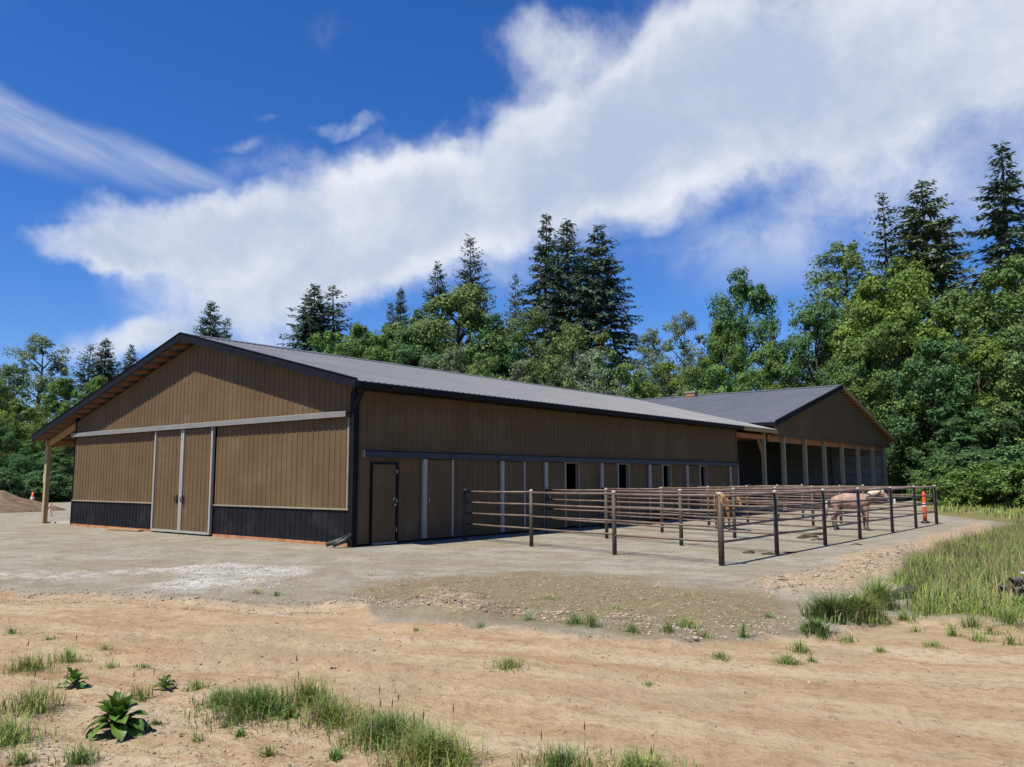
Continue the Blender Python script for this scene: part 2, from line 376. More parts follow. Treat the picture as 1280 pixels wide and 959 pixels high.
# ------------------------------------------------------------------ the ground
def gmasks(X, Y):
    wob = fbm(X*.55, Y*.55, 4); wob2 = fbm(X*2.3+9, Y*2.3, 3)
    Xw = X+wob*1.5+wob2*.35; Yw = Y+fbm(X*.55+40, Y*.55, 4)*1.5
    track = poly_px([(-400, 742), (0, 733), (120, 738), (250, 752), (420, 752), (520, 772), (650, 782), (860, 797), (1000, 788), (1120, 768), (1290, 782), (1700, 800),
                     (2600, 1500), (640, 3000), (-2500, 1500), (-1400, 900)])
    sand = soft(poly_sd(track, Xw, Yw), .35)
    olive = poly_px([(430, 733), (500, 722), (640, 714), (800, 722), (940, 742), (1020, 760), (1010, 790), (860, 800), (650, 785), (540, 775), (440, 752)])
    olv = soft(poly_sd(olive, Xw+fbm(X*1.1, Y*1.1+3, 4)*1.6, Yw), 1.0)
    wht = np.maximum(soft(poly_sd(poly_px([(205, 712), (300, 703), (400, 708), (400, 716), (330, 726), (300, 738), (200, 742), (215, 724)]), Xw, Yw), .5),
                     soft(poly_sd(poly_px([(-100, 716), (100, 714), (230, 707), (310, 703), (230, 715), (60, 724), (-100, 728)]), Xw, Yw), .4)*.6)
    tan = np.maximum(soft(poly_sd(poly_px([(925, 733), (985, 715), (1080, 697), (1150, 672), (1230, 652), (1240, 662), (1150, 700), (1110, 735), (1040, 748), (970, 748)]), Xw, Yw), .5),
                     soft(poly_sd(poly_px([(505, 748), (560, 737), (630, 750), (600, 768), (530, 764)]), Xw, Yw), .4)*.7)
    grass = np.maximum(soft(poly_sd(poly_px([(1120, 730), (1150, 700), (1230, 668), (1300, 652), (2200, 660), (2600, 800), (1290, 775), (1150, 770)]), Xw, Yw), .6),
                       soft(poly_sd(poly_px([(1165, 642), (1290, 655), (2500, 700), (2500, 607), (1400, 604), (1120, 606), (1150, 628)]), Xw, Yw), .8))
    R = np.hypot(X, Y)
    far = np.clip((R-75)/30, 0, 1)*(1-soft(poly_sd(poly_px([(-600, 640), (90, 640), (200, 640), (200, 614), (-600, 614)]), X, Y), 3))
    return sand, olv, wht, tan, np.maximum(grass, far)
RUTS = [[(-300, 770), (0, 776), (300, 790), (600, 822), (900, 852), (1290, 905), (1700, 965)], [(-300, 802), (0, 806), (250, 818), (500, 843), (760, 888), (1000, 930), (1290, 985), (1500, 1030)],
        [(200, 760), (480, 790), (760, 812), (1050, 830), (1400, 842)]]
def rut_field(X, Y):
    """distance to the nearest wheel rut and the position along it"""
    best = np.full(X.shape, 1e9); pos = np.zeros(X.shape)
    for pl in RUTS:
        P = poly_px(pl); acc = 0.0
        for i in range(len(P)-1):
            ax, ay = P[i]; ex, ey = P[i+1]-P[i]; L = math.hypot(ex, ey); t = np.clip(((X-ax)*ex+(Y-ay)*ey)/(L*L), 0, 1)
            d = np.hypot(X-ax-t*ex, Y-ay-t*ey); m_ = d < best; best = np.where(m_, d, best); pos = np.where(m_, acc+t*L, pos); acc += L
    return best, pos
def gheight(X, Y, masks=None):
    sand, olv, wht, tan, grass = masks if masks is not None else gmasks(X, Y)
    pad = np.maximum(0, 1-np.maximum(0, np.maximum(13.2-X, np.maximum(X-66, np.maximum(6.6-Y, Y-44))))/3.0)
    z = fbm(X*.35, Y*.35, 4)*.16*(1-pad)
    z = z + fbm(X*1.7, Y*1.7, 4)*.07*sand + fbm(X*2.5, Y*2.5, 4)*.11*olv + np.abs(fbm(X*5+3, Y*5, 3))*.06*olv + fbm(X*4, Y*4, 3)*.022
    z = z + tan*(.16+fbm(X*1.3+5, Y*1.3, 4)*.35+np.abs(fbm(X*3.1, Y*3.1, 3))*.25)
    z = z + wht*(.05+fbm(X*3, Y*3, 3)*.12)
    # wheel ruts sweeping along the track, with tread marks, and the gravel's raised crumbling edge
    dr, pr = rut_field(X+fbm(X*.7, Y*.7, 3)*.5, Y+fbm(X*.7+30, Y*.7, 3)*.5); on = np.clip(.5+fbm(X*.5+11, Y*.5, 3)*2.2, 0, 1)*sand
    z = z - on*(.036*np.exp(-(dr/.19)**2) - .024*np.exp(-((dr-.34)/.13)**2)*np.clip(.5+fbm(X*3, Y*3, 3)*3, 0, 1.3)) + on*.012*np.sin(pr*42)*np.exp(-(dr/.17)**4)
    z = z - .055*sand + .05*np.exp(-((sand-.45)/.25)**2)*np.clip(.5+fbm(X*2.2, Y*2.2+8, 3)*3, 0, 1)
    # churned clods in the foreground
    near = np.exp(-(np.hypot(X-3.2, Y-4.6)/3.2)**2)
    z = z + near*(np.maximum(0, fbm(X*6, Y*6, 3))*.10+fbm(X*13, Y*13, 2)*.03)
    ext = np.maximum(0, fbm(X*.6+70, Y*.6, 3))*.25*grass
    return (z+ext)*(1-.75*pad) - .02
def build_ground():
    a_in = np.radians(np.linspace(-42, 42, 400)); a_out = np.radians(np.linspace(42, 318, 60)[1:-1])
    ang = YAW - np.concatenate([a_in, a_out]); nA = len(ang)
    r = np.concatenate([[.05], np.geomspace(.9, 900, 300)]); nR = len(r)
    RR, AA = np.meshgrid(r, ang, indexing='ij'); X = RR*np.cos(AA); Y = RR*np.sin(AA)
    ms = gmasks(X, Y); Z = gheight(X, Y, ms)*np.clip(1.3-RR/140, 0, 1)-.0
    V = np.stack([X, Y, Z], -1).reshape(-1, 3)
    i = np.arange(nR-1)[:, None]; j = np.arange(nA)[None, :]; j2 = (j+1) % nA
    F = np.stack([i*nA+j, (i+1)*nA+j, (i+1)*nA+j2, i*nA+j2], -1).reshape(-1, 4)
    me = mesh_np('ground', V, F[:, ::-1], 'soil_pile', True)
    rd_ = rut_field(X+fbm(X*.7, Y*.7, 3)*.5, Y+fbm(X*.7+30, Y*.7, 3)*.5)[0]
    for nm, chans in (('zone_a', (ms[0], ms[1], ms[2], ms[3])), ('zone_b', (ms[4], np.exp(-(rd_/.17)**2)*ms[0], np.exp(-((rd_-.42)/.17)**2)*ms[0], ms[4]*0+1))):
        at = me.attributes.new(nm, 'FLOAT_COLOR', 'POINT')
        at.data.foreach_set('color', np.stack(chans, -1).reshape(-1).astype(np.float32))
    mt = bpy.data.materials.new('ground_soil'); mt.use_nodes = True; t = NT(mt.node_tree); bs = t.n['Principled BSDF']
    tc = t.node('ShaderNodeTexCoord'); v = tc.outputs['Object']
    za = t.node('ShaderNodeAttribute', attribute_name='zone_a'); zb = t.node('ShaderNodeAttribute', attribute_name='zone_b')
    sa = t.node('ShaderNodeSeparateColor'); t.l.new(za.outputs['Color'], sa.inputs[0]); sb = t.node('ShaderNodeSeparateColor'); t.l.new(zb.outputs['Color'], sb.inputs[0])
    nb = t.noise(v, .45, 6, .6); nm_ = t.noise(v, 2.6, 8, .62); nf = t.noise(v, 24, 6, .65); nff = t.noise(v, 95, 3, .6); nx = t.noise(v, 9, 5, .6)
    def edge(m, amp=.75, lo=.3, hi=.7):
        return t.maprange(t.math('ADD', t.math('ADD', m, t.math('MULTIPLY', t.math('SUBTRACT', nm_, .5), amp)), t.math('MULTIPLY', t.math('SUBTRACT', nx, .5), .55)), lo, hi)
    def tone(c, d, f, a=.3, b=.7): return t.mix(t.maprange(f, a, b), (*c, 1), (*d, 1))
    # streaks drawn out along the way vehicles drive
    mpS = t.node('ShaderNodeMapping', vector_type='TEXTURE'); mpS.inputs['Rotation'].default_value = (0, 0, RAD(-76)); mpS.inputs['Scale'].default_value = (5.5, .62, 1); t.l.new(v, mpS.inputs[0])
    ns = t.noise(mpS.outputs[0], 1.6, 7, .62, .6)
    mpG = t.node('ShaderNodeMapping', vector_type='TEXTURE'); mpG.inputs['Rotation'].default_value = (0, 0, RAD(-70)); mpG.inputs['Scale'].default_value = (5.0, .8, 1); t.l.new(v, mpG.inputs[0])
    ng = t.noise(mpG.outputs[0], 1.1, 7, .65, .8)
    n12 = t.noise(v, 1.1, 8, .68, .4)
    grav = tone((.185, .162, .118), (.335, .30, .232), nm_, .32, .66); grav = t.mix(t.maprange(ng, .40, .62, 0, .75), grav, (.37, .335, .26, 1)); grav = t.mix(t.maprange(n12, .52, .36, 0, .75), grav, (.185, .160, .112, 1))
    grav = t.mix(t.maprange(nff, .38, .72, 0, .65), grav, (.40, .37, .30, 1)); grav = t.mix(t.maprange(nf, .50, .68, 0, .75), grav, (.125, .108, .08, 1)); grav = t.mix(t.maprange(nb, .44, .60, 0, .55), grav, (.25, .208, .138, 1))
    sandc = tone((.33, .225, .130), (.445, .325, .20), nm_); sandc = t.mix(t.maprange(ns, .48, .62, 0, .85), sandc, (.475, .37, .25, 1)); sandc = t.mix(t.maprange(ns, .47, .33, 0, .85), sandc, (.345, .205, .112, 1))
    sandc = t.mix(t.maprange(nb, .52, .38, 0, .6), sandc, (.36, .275, .185, 1)); sandc = t.mix(t.maprange(nx, .50, .68, 0, .65), sandc, (.255, .165, .095, 1)); sandc = t.mix(t.maprange(nff, .56, .76, 0, .6), sandc, (.49, .39, .27, 1)); sandc = t.mix(t.maprange(nf, .56, .72, 0, .5), sandc, (.24, .155, .09, 1))
    sandc = t.mix(t.math('MULTIPLY', sb.outputs[2], t.maprange(ns, .35, .65, 0, .5)), sandc, (.33, .21, .12, 1)); sandc = t.mix(t.math('MULTIPLY', sb.outputs[1], t.maprange(nm_, .35, .65, .0, .6)), sandc, (.45, .335, .21, 1))
    olv = tone((.165, .13, .075), (.255, .205, .125), nx); olv = t.mix(t.maprange(nff, .5, .75, 0, .6), olv, (.33, .275, .19, 1)); olv = t.mix(t.maprange(nm_, .5, .7, 0, .6), olv, (.17, .16, .075, 1))
    wht = tone((.34, .32, .27), (.62, .59, .53), nx)
    tanc = tone((.27, .185, .11), (.47, .365, .245), nx); tanc = t.mix(t.maprange(nff, .55, .75, 0, .5), tanc, (.54, .46, .35, 1))
    gra = tone((.12, .125, .04), (.24, .20, .085), nx)
    c = t.mix(edge(sa.outputs[1], 1.1, .25, .95), grav, olv)
    c = t.mix(t.math('MULTIPLY', edge(sa.outputs[2], 1.2, .3, .9), t.maprange(ng, .32, .6, .25, .85)), c, wht)
    c = t.mix(edge(za.outputs['Alpha'], .9, .25, .85), c, tanc)
    c = t.mix(edge(sa.outputs[0], .9, .25, .75), c, sandc)
    c = t.mix(edge(sb.outputs[0], .6), c, gra)
    c = t.mix(1.0, c, (.86, .875, .885, 1), 'MULTIPLY')
    t.l.new(c, bs.inputs['Base Color']); t.put(bs, 'Roughness', .95); t.put(bs, 'Specular IOR Level', .12)
    b1 = t.node('ShaderNodeBump'); t.put(b1, 'Strength', .75); t.put(b1, 'Distance', .10)
    hh = t.math('ADD', t.math('MULTIPLY', nx, .7), t.math('ADD', t.math('MULTIPLY', nf, .4), t.math('MULTIPLY', nff, .14)))
    t.l.new(hh, b1.inputs['Height']); t.l.new(b1.outputs[0], bs.inputs['Normal'])
    me.materials.clear(); me.materials.append(mt)
    return tag(link('ground', me), kind='structure')
build_ground()
def gz(x, y): return float(gheight(np.array([x]), np.array([y]))[0])
def gp(px, py):
    p = ground(px, py); z = gz(p.x, p.y)
    for _ in range(3): p = ground(px, py, z); z = gz(p.x, p.y)
    return Vector((p.x, p.y, z))

# ------------------------------------------------------------------ the main barn
CX, CY, BW, BL = 13.71, 16.24, 15.94, 23.42
FX = CX - .50                                  # front face of the rake overhang
RY, RZ = 24.05, 6.22                           # ridge
EY, EZ = 15.62, 4.11                           # right eave
LY, LZ = 34.95, 3.36                           # left (porch) eave
XE = 40.9                                      # far end of the roof
SR = (RZ-EZ)/(RY-EY); SL = (RZ-LZ)/(LY-RY)
def roof_z(y): return RZ-SR*(RY-y) if y < RY else RZ-SL*(y-RY)
UND = .26                                      # roof build-up (sheet + purlins) above the siding
barn = thing('barn', 'long brown metal barn with grey ribbed roof and timber porch', 'barn', (CX, CY, 0))
def bb(mb, name, material, parent=barn):
    o = mb.build(name, material, None)
    base = Vector((CX, CY, 0))
    o.data.transform(Matrix.Translation(-base)); o.parent = parent
    return o

# gable wall
def gtop(a): return roof_z(CY+BW-a)-UND
gtop.breaks = [CY+BW-RY]
GN = (-1, 0, 0)
def gable(name, y_from, y_to, lo, hi, material, proud=0.0, th=.1, parent=barn, phase=.05):
    return bb(ribbed((CX-proud, y_to, 0), (0, -1, 0), (0, 0, 1), GN, y_to-y_from, lo, hi, thick=th, phase=phase), name, material, parent)
YL = CY+BW
gable('upper_siding', CY+.1, YL, const(3.36), gtop, 'siding_brown')
DY0, DY1 = 22.62, 26.10
gable('siding', CY+.1, DY0-.06, const(.93), const(3.35), 'siding_brown')
gable('siding', DY1+.06, YL, const(.93), const(3.35), 'siding_brown')
gable('wainscot', CY+.1, DY0-.06, const(.065), const(.905), 'siding_black', .004)
gable('wainscot', DY1+.06, YL, const(.065), const(.905), 'siding_black', .004)
for a, b in ((CY+.12, DY0-.07), (DY1+.07, YL-.02)):
    bb(MB().box((CX-.045, a, .893), (CX-.003, b, .935)), 'trim_strip', 'trim_tan')
    bb(MB().box((CX-.03, a, -.05), (CX+.05, b, .06)), 'skirt_board', 'wood_skirt')
bb(MB().box((CX-.035, CY+.155, .94), (CX+.0, CY+.21, 3.24)), 'trim_strip', 'trim_tan')
# closed door track cover: a bent sheet with a sloping top
def track_cover(y0, y1):
    x0, x1 = CX-.175, CX-.022
    prof = [(x1, 3.435), (x0, 3.40), (x0, 3.265), (x0+.02, 3.262), (x0+.02, 3.385), (x1, 3.42)]
    vs = [(x, y, z) for y in (y0, y1) for x, z in prof]; n = len(prof)
    fs = [(i, (i+1) % n, n+(i+1) % n, n+i) for i in range(n)]+[tuple(range(n))[::-1], tuple(range(n, 2*n))]
    return MB().add(vs, fs)
for a, b in ((CY+.14, CY+5.3), (CY+5.305, CY+10.6), (CY+10.605, YL+.03)): bb(track_cover(a, b), 'track_cover', 'track_grey')
# sliding doors
for k, (a, b) in enumerate(((DY0, (DY0+DY1)/2-.006), ((DY0+DY1)/2+.006, DY1))):
    dr = gable('sliding_door', a+.09, b-.09, const(.10), const(3.25), 'siding_brown', .055, .04)
    bb(MB().box((CX-.105, a, .03), (CX-.02, a+.085, 3.25)), 'edge_trim', 'trim_grey', dr)
    bb(MB().box((CX-.105, b-.085, .03), (CX-.02, b, 3.25)), 'edge_trim', 'trim_grey', dr)
    bb(MB().box((CX-.10, a+.087, .03), (CX-.02, b-.087, .098)), 'bottom_trim', 'trim_grey', dr)
    hy = b-.16 if k == 0 else a+.16
    hm = MB().box((CX-.115, hy-.035, .93), (CX-.105, hy+.035, 1.2)); hm.tube([(CX-.11, hy, .97), (CX-.17, hy, .99), (CX-.17, hy, 1.14), (CX-.11, hy, 1.16)], .014, 8)
    bb(hm, 'handle', 'trim_black', dr)
# corner trim, downspout
bb(MB().box((CX-.03, CY-.03, .0), (CX+.14, CY+.13, 3.9)), 'corner_trim', 'trim_black')
bb(MB().box((CX-.035, YL-.005, .0), (CX+.12, YL+.02, 4.0)), 'corner_trim', 'trim_black')
ds = MB(); ds.beam((CX-.06, CY-.075, .2), (CX-.06, CY-.075, 3.45), .10, .085, (0, 1, 0)); ds.beam((CX-.06, CY-.075, 3.46), (CX-.22, EY+.03, 3.93), .09, .08, (0, 1, 0))
bb(ds, 'downspout', 'trim_black')
for k, dy in enumerate((-.03, .14)):
    e = MB().tube([(CX-.1, CY-.06+dy, .30-.05*k), (CX-.26, CY-.0+dy, .16), (CX-.55, CY+.10+dy*1.6, .06)], .058, 10); bb(e, 'drain_pipe', 'plastic_black')

# side wall with the stall doors
SN = (0, -1, 0)
def side(name, s0, s1, lo, hi, material='siding_brown', proud=0.0, th=.1, parent=barn, phase=.04):
    return bb(ribbed((CX+s0, CY-proud, 0), (1, 0, 0), (0, 0, 1), SN, s1-s0, const(lo), const(hi), thick=th, phase=phase), name, material, parent)
side('upper_siding', .15, BL-.05, 2.30, 4.02)
bb(MB().box((CX+BL-.05, CY-.035, 0), (CX+BL+.06, CY+.12, 4.0)), 'corner_trim', 'siding_brown')
openings = [(9.27, 10.12), (12.64, 13.5), (16.04, 16.82), (19.42, 20.16)]
edges = [.15, .585]+[v for o in openings for v in (o[0]-.75, o[1])]
segs = [(.15, .565), (1.525, 8.6)]
prev = None
lims = [8.6]
for i, (a, b) in enumerate(openings):
    if i: segs.append((openings[i-1][1]+.06, a-.5))
segs[1] = (1.525, openings[0][0]-.5)
segs.append((openings[-1][1]+.06, BL-.06))
for a, b in segs: side('siding', a, b, .03, 2.295)
side('siding', .566, 1.524, 2.122, 2.295)
for i, (a, b) in enumerate(openings):
    side('siding', a-.499, a-.02, .03, 2.295)
    bb(MB().box((CX+a-.019, CY-.01, 0), (CX+a+.04, CY+.14, 2.2)), 'jamb', 'trim_tan')
    bb(MB().box((CX+b, CY-.012, 0), (CX+b+.055, CY+.14, 2.2)), 'jamb', 'trim_tan')
    bb(MB().box((CX+a-.019, CY-.011, 2.2), (CX+b+.055, CY+.14, 2.296)), 'lintel', 'trim_tan')
    hd = bb(MB().box((CX+a+.045, CY+.03, .06), (CX+b-.004, CY+.08, 1.22)), 'half_door', 'siding_brown')
    bb(MB().box((CX+a+.045, CY+.025, 1.221), (CX+b-.004, CY+.085, 1.26)), 'cap_rail', 'trim_tan', hd)
# stall sliding doors: a wide pale stile on the left, a narrow one on the right
for i, (a, b) in enumerate(((2.40, 3.62), (5.76, 6.96), (8.02, 9.21), (11.41, 12.60), (14.89, 16.02), (18.09, 19.38), (22.42, 23.40))):
    dr = side('stall_door', a+.15, b-.065, .16, 2.2, proud=.065, th=.03)
    bb(MB().box((CX+a, CY-.11, .06), (CX+a+.148, CY-.03, 2.22)), 'wide_stile', 'trim_grey', dr)
    bb(MB().box((CX+b-.063, CY-.108, .06), (CX+b, CY-.03, 2.22)), 'narrow_stile', 'trim_grey', dr)
    bb(MB().box((CX+a+.15, CY-.106, .06), (CX+b-.065, CY-.03, .158)), 'bottom_rail', 'siding_brown', dr)
    bb(MB().tube([(CX+a+.19, CY-.10, 1.0), (CX+a+.19, CY-.15, 1.02), (CX+a+.19, CY-.15, 1.12), (CX+a+.19, CY-.10, 1.14)], .012, 6), 'handle', 'metal_dull', dr)
for a, b in ((.26, 6.1), (6.105, 12.0), (12.005, 17.8), (17.805, BL)):
    bb(MB().add([(CX+x, y, z) for x in (a, b) for y, z in ((CY-.022, 2.42), (CY-.135, 2.385), (CY-.135, 2.235), (CY-.022, 2.235))],
                [(0, 1, 5, 4), (1, 2, 6, 5), (2, 3, 7, 6), (3, 0, 4, 7), (3, 2, 1, 0), (4, 5, 6, 7)]), 'track_cover', 'trim_navy')
bb(MB().box((CX+.235, CY-.14, 2.23), (CX+.258, CY-.02, 2.415)), 'track_end_cap', 'trim_grey')
# personnel door
md = bb(MB().box((CX+.625, CY-.02, .045), (CX+1.455, CY+.03, 2.055)), 'entry_door', 'siding_brown')
fr = MB().box((CX+.567, CY-.05, 0), (CX+.62, CY+.1, 2.12)); fr.box((CX+1.46, CY-.05, 0), (CX+1.523, CY+.1, 2.12)); fr.box((CX+.621, CY-.049, 2.06), (CX+1.459, CY+.1, 2.119))
bb(fr, 'door_frame', 'trim_black', md)
bb(MB().box((CX+.62, CY-.09, .0), (CX+1.46, CY+.02, .04)), 'threshold', 'trim_grey', md)
bb(MB().tube([(CX+1.38, CY-.02, 1.0), (CX+1.38, CY-.06, 1.0), (CX+1.38, CY-.075, 1.0), (CX+1.38, CY-.10, 1.0)], [.03, .014, .03, .022], 12), 'knob', 'metal_dull', md)
bb(MB().tube([(CX+1.38, CY-.02, 1.16), (CX+1.38, CY-.045, 1.16)], .028, 12), 'deadbolt', 'metal_dull', md)
for z in (.3, 1.05, 1.82): bb(MB().box((CX+1.452, CY-.058, z), (CX+1.475, CY-.051, z+.1)), 'hinge', 'metal_dull', md)
# hidden walls that keep the inside dark
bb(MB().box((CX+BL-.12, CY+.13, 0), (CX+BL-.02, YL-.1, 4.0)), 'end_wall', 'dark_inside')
bb(MB().box((CX+.12, YL-.1, 0), (CX+BL, YL-.01, 4.0)), 'porch_wall', 'siding_brown')

# roof: two ribbed slopes, cap, fascia, purlins
def slope(y0, z0, y1, z1, x0, x1, parent=None, name='roof', material='roof_metal'):
    d = Vector((0, y1-y0, z1-z0)); L = d.length; d.normalize()
    n = Vector((1, 0, 0)).cross(d); n = n if n.z > 0 else -n
    return ribbed((x0, y0, z0), (1, 0, 0), d, n, x1-x0, const(0), const(L), pitch=.2286, rib=.022, thick=.03)
roof = bb(slope(EY, EZ, RY-.02, RZ-.005, FX+.03, XE), 'roof', 'roof_metal')
bb(slope(LY, LZ, RY+.02, RZ-.005, FX+.03, XE), 'roof_slope', 'roof_metal', roof)
cap = MB().add([(x, y, z) for x in (FX-.01, XE+.01) for y, z in ((RY-.24, RZ-.24*SR+.04), (RY, RZ+.055), (RY+.24, RZ-.24*SL+.04), (RY+.24, RZ-.24*SL+.028), (RY, RZ+.04), (RY-.24, RZ-.24*SR+.028))],
               [(0, 1, 7, 6), (1, 2, 8, 7), (2, 3, 9, 8), (3, 4, 10, 9), (4, 5, 11, 10), (5, 0, 6, 11)])
bb(cap, 'ridge_cap', 'roof_metal', roof)
for (ya, za, yb, zb) in ((EY, EZ, RY, RZ), (LY, LZ, RY, RZ)):
    f = MB().beam((FX+.01, ya, za-.075), (FX+.01, yb, zb-.075), .035, .235); bb(f, 'rake_fascia', 'trim_black', roof)
    f = MB().beam((FX+.02, ya, za+.052), (FX+.02, yb, zb+.052), .10, .016); bb(f, 'rake_cap', 'trim_black', roof)
gut = MB().add([(x, y, z) for x in (FX+.02, CX+BL-.5) for y, z in ((EY+.05, EZ-.03), (EY-.06, EZ-.03), (EY-.05, EZ-.13), (EY-.02, EZ-.17), (EY+.05, EZ-.17))],
               [(0, 1, 6, 5), (1, 2, 7, 6), (2, 3, 8, 7), (3, 4, 9, 8), (4, 0, 5, 9), (4, 3, 2, 1, 0), (5, 6, 7, 8, 9)])
bb(gut, 'gutter', 'trim_black', roof)
bb(MB().box((CX+BL-.49, EY-.02, EZ-.20), (XE, EY+.03, EZ-.035)), 'eave_board', 'wood_fresh', roof)
def purlins(ya, za, yb, zb, material, step=.62):
    L = math.hypot(yb-ya, zb-za); n = int(L/step)
    for i in range(n+1):
        t = (i*step+.06)/L
        if t > .985: break
        y = ya+(yb-ya)*t; z = za+(zb-za)*t-.10
        bb(MB().box((FX+.035, y-.02, z-.07), (XE-.02, y+.02, z+.055)), 'purlin', material, roof)
purlins(LY, LZ, RY, RZ, 'wood_red'); purlins(EY+.25, EZ+.25*SR, RY, RZ, 'wood_red')
bb(MB().box((CX+.1, EY+.08, EZ-.155), (CX+BL, CY-.01, EZ-.11)), 'soffit', 'trim_black', roof)
# porch posts, beam and rake rafter on the far side, and the covered passage at the far end
for k in range(8):
    x = CX+.06+k*3.62
    bb(MB().box((x-.08, LY-.33, -.2), (x+.08, LY-.15, roof_z(LY-.25)-.42)), 'porch_post', 'wood_post')
    bb(MB().beam((x, YL+.03, roof_z(YL+.03)-.33), (x, LY-.10, roof_z(LY-.10)-.33), .045, .24), 'porch_rafter', 'wood_fresh')
bb(MB().box((CX-.05, LY-.29, roof_z(LY-.25)-.42), (XE-.1, LY-.20, roof_z(LY-.25)-.2)), 'porch_beam', 'wood_fresh')
for y in (CY+.02, CY+5.3, CY+10.6):
    bb(MB().box((XE-.42, y-.08, -.1), (XE-.26, y+.10, min(roof_z(y)-.30, 3.95))), 'passage_post', 'wood_treated')
bb(MB().box((CX+BL+.07, CY-.03, 3.62), (XE-.43, CY+.03, 3.86)), 'passage_beam', 'wood_red')
bb(MB().box((XE-.40, CY+.11, 3.62), (XE-.33, YL, 3.86)), 'passage_beam', 'wood_red')
pb = MB().beam((XE-.34, CY+.01, 2.55), (XE-1.05, CY+.01, 3.6), .05, .13, (0, 1, 0)); bb(pb, 'knee_brace', 'wood_fresh')
bb(MB().box((XE-.4, CY+13, 0), (XE-.3, YL+.0, 3.6)), 'passage_light_block', 'dark_inside')  # added wall, closes the passage so light stays out

# ------------------------------------------------------------------ the open gabled building behind
X0, X1, XR = 43.2, 63.2, 52.55                # gable wall ends and ridge
ZR2, S2 = 7.42, .252
X2L, X2R = XR-11.35, XR+12.35
Y2F, Y2B = CY-.42, 41.0
def roof2(x): return ZR2-S2*abs(x-XR)
shed = thing('open_stable_building', 'open fronted brown gabled building on timber posts beyond the barn', 'building', (XR, CY, 0))
def sb_(mb, name, material, parent=shed):
    o = mb.build(name, material, None); o.data.transform(Matrix.Translation((-XR, -CY, 0))); o.parent = parent; return o
def g2(a): return roof2(X2L+.55+a)-.27
g2.breaks = [XR-X2L-.55]
sb_(ribbed((X2L+.55, CY-.08, 0), (1, 0, 0), (0, 0, 1), SN, X2R-.9-X2L-.55, const(3.92), g2, thick=.05), 'gable_siding', 'siding_brown')
sb_(MB().box((X2L+.5, CY-.11, 3.86), (X2R-.9, CY-.03, 3.918)), 'bottom_trim', 'siding_brown')
px_posts = [43.39, 46.69, 49.97, 53.32, 56.67, 60.0, 63.05]
for x in px_posts:
    sb_(MB().box((x-.09, CY-.02, -.1), (x+.09, CY+.18, 4.05)), 'post', 'wood_treated')
sb_(MB().box((41.6, CY+.19, 3.58), (63.2, CY+.27, 3.94)), 'header_beam', 'wood_red')
sb_(MB().box((X2L+.38, CY+3.5, 0), (X2L+.46, Y2B-.2, 4.25)), 'left_light_block', 'dark_inside')  # added dark wall, keeps light out of the deep interior
r2 = None
for sgn, xe in ((-1, X2L), (1, X2R)):
    d = Vector((xe-XR, 0, roof2(xe)-ZR2)); L = d.length; d.normalize(); n = Vector((0, 1, 0)).cross(d); n = n if n.z > 0 else -n
    mbs = ribbed((XR, Y2F+.03, ZR2), (0, 1, 0), d, n, Y2B-Y2F, const(.02), const(L), rib=.022, thick=.03)
    o = sb_(mbs, 'roof' if r2 is None else 'roof_slope', 'roof_metal_dark', shed if r2 is None else r2)
    if r2 is None: r2 = o
    sb_(MB().beam((XR, Y2F, ZR2-.10), (xe, Y2F, roof2(xe)-.10), .04, .24), 'rake_fascia', 'trim_black' if sgn < 0 else 'wood_fresh', r2)
    sb_(MB().beam((XR, Y2F+.02, ZR2+.05), (xe, Y2F+.02, roof2(xe)+.05), .09, .016), 'rake_cap', 'trim_black' if sgn < 0 else 'wood_fresh', r2)
    nl = int(L/.61)
    for i in range(1, nl+1):
        q = Vector((XR, 0, ZR2))+d*(i*.61)
        sb_(MB().box((q.x-.02, Y2F+.03, q.z-.19), (q.x+.02, Y2B-.05, q.z-.045)), 'purlin', 'wood_fresh', r2)
sb_(MB().add([(x, y, z) for y in (Y2F-.01, Y2B) for x, z in ((XR-.24, ZR2-.02), (XR, ZR2+.055), (XR+.24, ZR2-.02), (XR, ZR2+.035))], [(0, 1, 5, 4), (1, 2, 6, 5), (2, 3, 7, 6), (3, 0, 4, 7), (0, 3, 2, 1), (4, 5, 6, 7)]), 'ridge_cap', 'roof_metal_dark', r2)
sb_(MB().box((X2L-.02, Y2F+.03, roof2(X2L)-.22), (X2L+.03, Y2B, roof2(X2L)-.03)), 'eave_board', 'trim_black', r2)
# inside: pale lined right wall with girts and posts, dark back
sb_(MB().box((63.26, CY+.02, 0), (63.34, Y2B-.1, 4.6)), 'side_wall', 'liner_grey')
for z in (.45, 1.15, 1.85, 2.55, 3.25):
    sb_(MB().box((63.15, CY+.2, z), (63.255, Y2B-.2, z+.09)), 'girt', 'wood_treated')
for y in (19.9, 23.5, 27.1, 30.7, 34.3): sb_(MB().box((63.0, y, 0), (63.15, y+.15, 4.5)), 'post', 'wood_treated')
sb_(MB().box((X2L+.5, CY+5.2, 0), (56.2, CY+5.3, 4.1)), 'inner_light_block', 'dark_inside')  # made-up dark wall, added so the inside reads black
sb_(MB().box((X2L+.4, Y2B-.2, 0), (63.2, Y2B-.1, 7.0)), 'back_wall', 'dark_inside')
for y in (CY+7.2, CY+14.4, CY+21):
    sb_(MB().box((X2L+.5, y, 0), (X2L+.66, y+.16, 4.2)), 'post', 'wood_treated')
    sb_(MB().beam((X2L+.6, y+.2, 4.25), (63.1, y+.2, 4.25), .09, .2), 'truss_chord', 'wood_fresh')
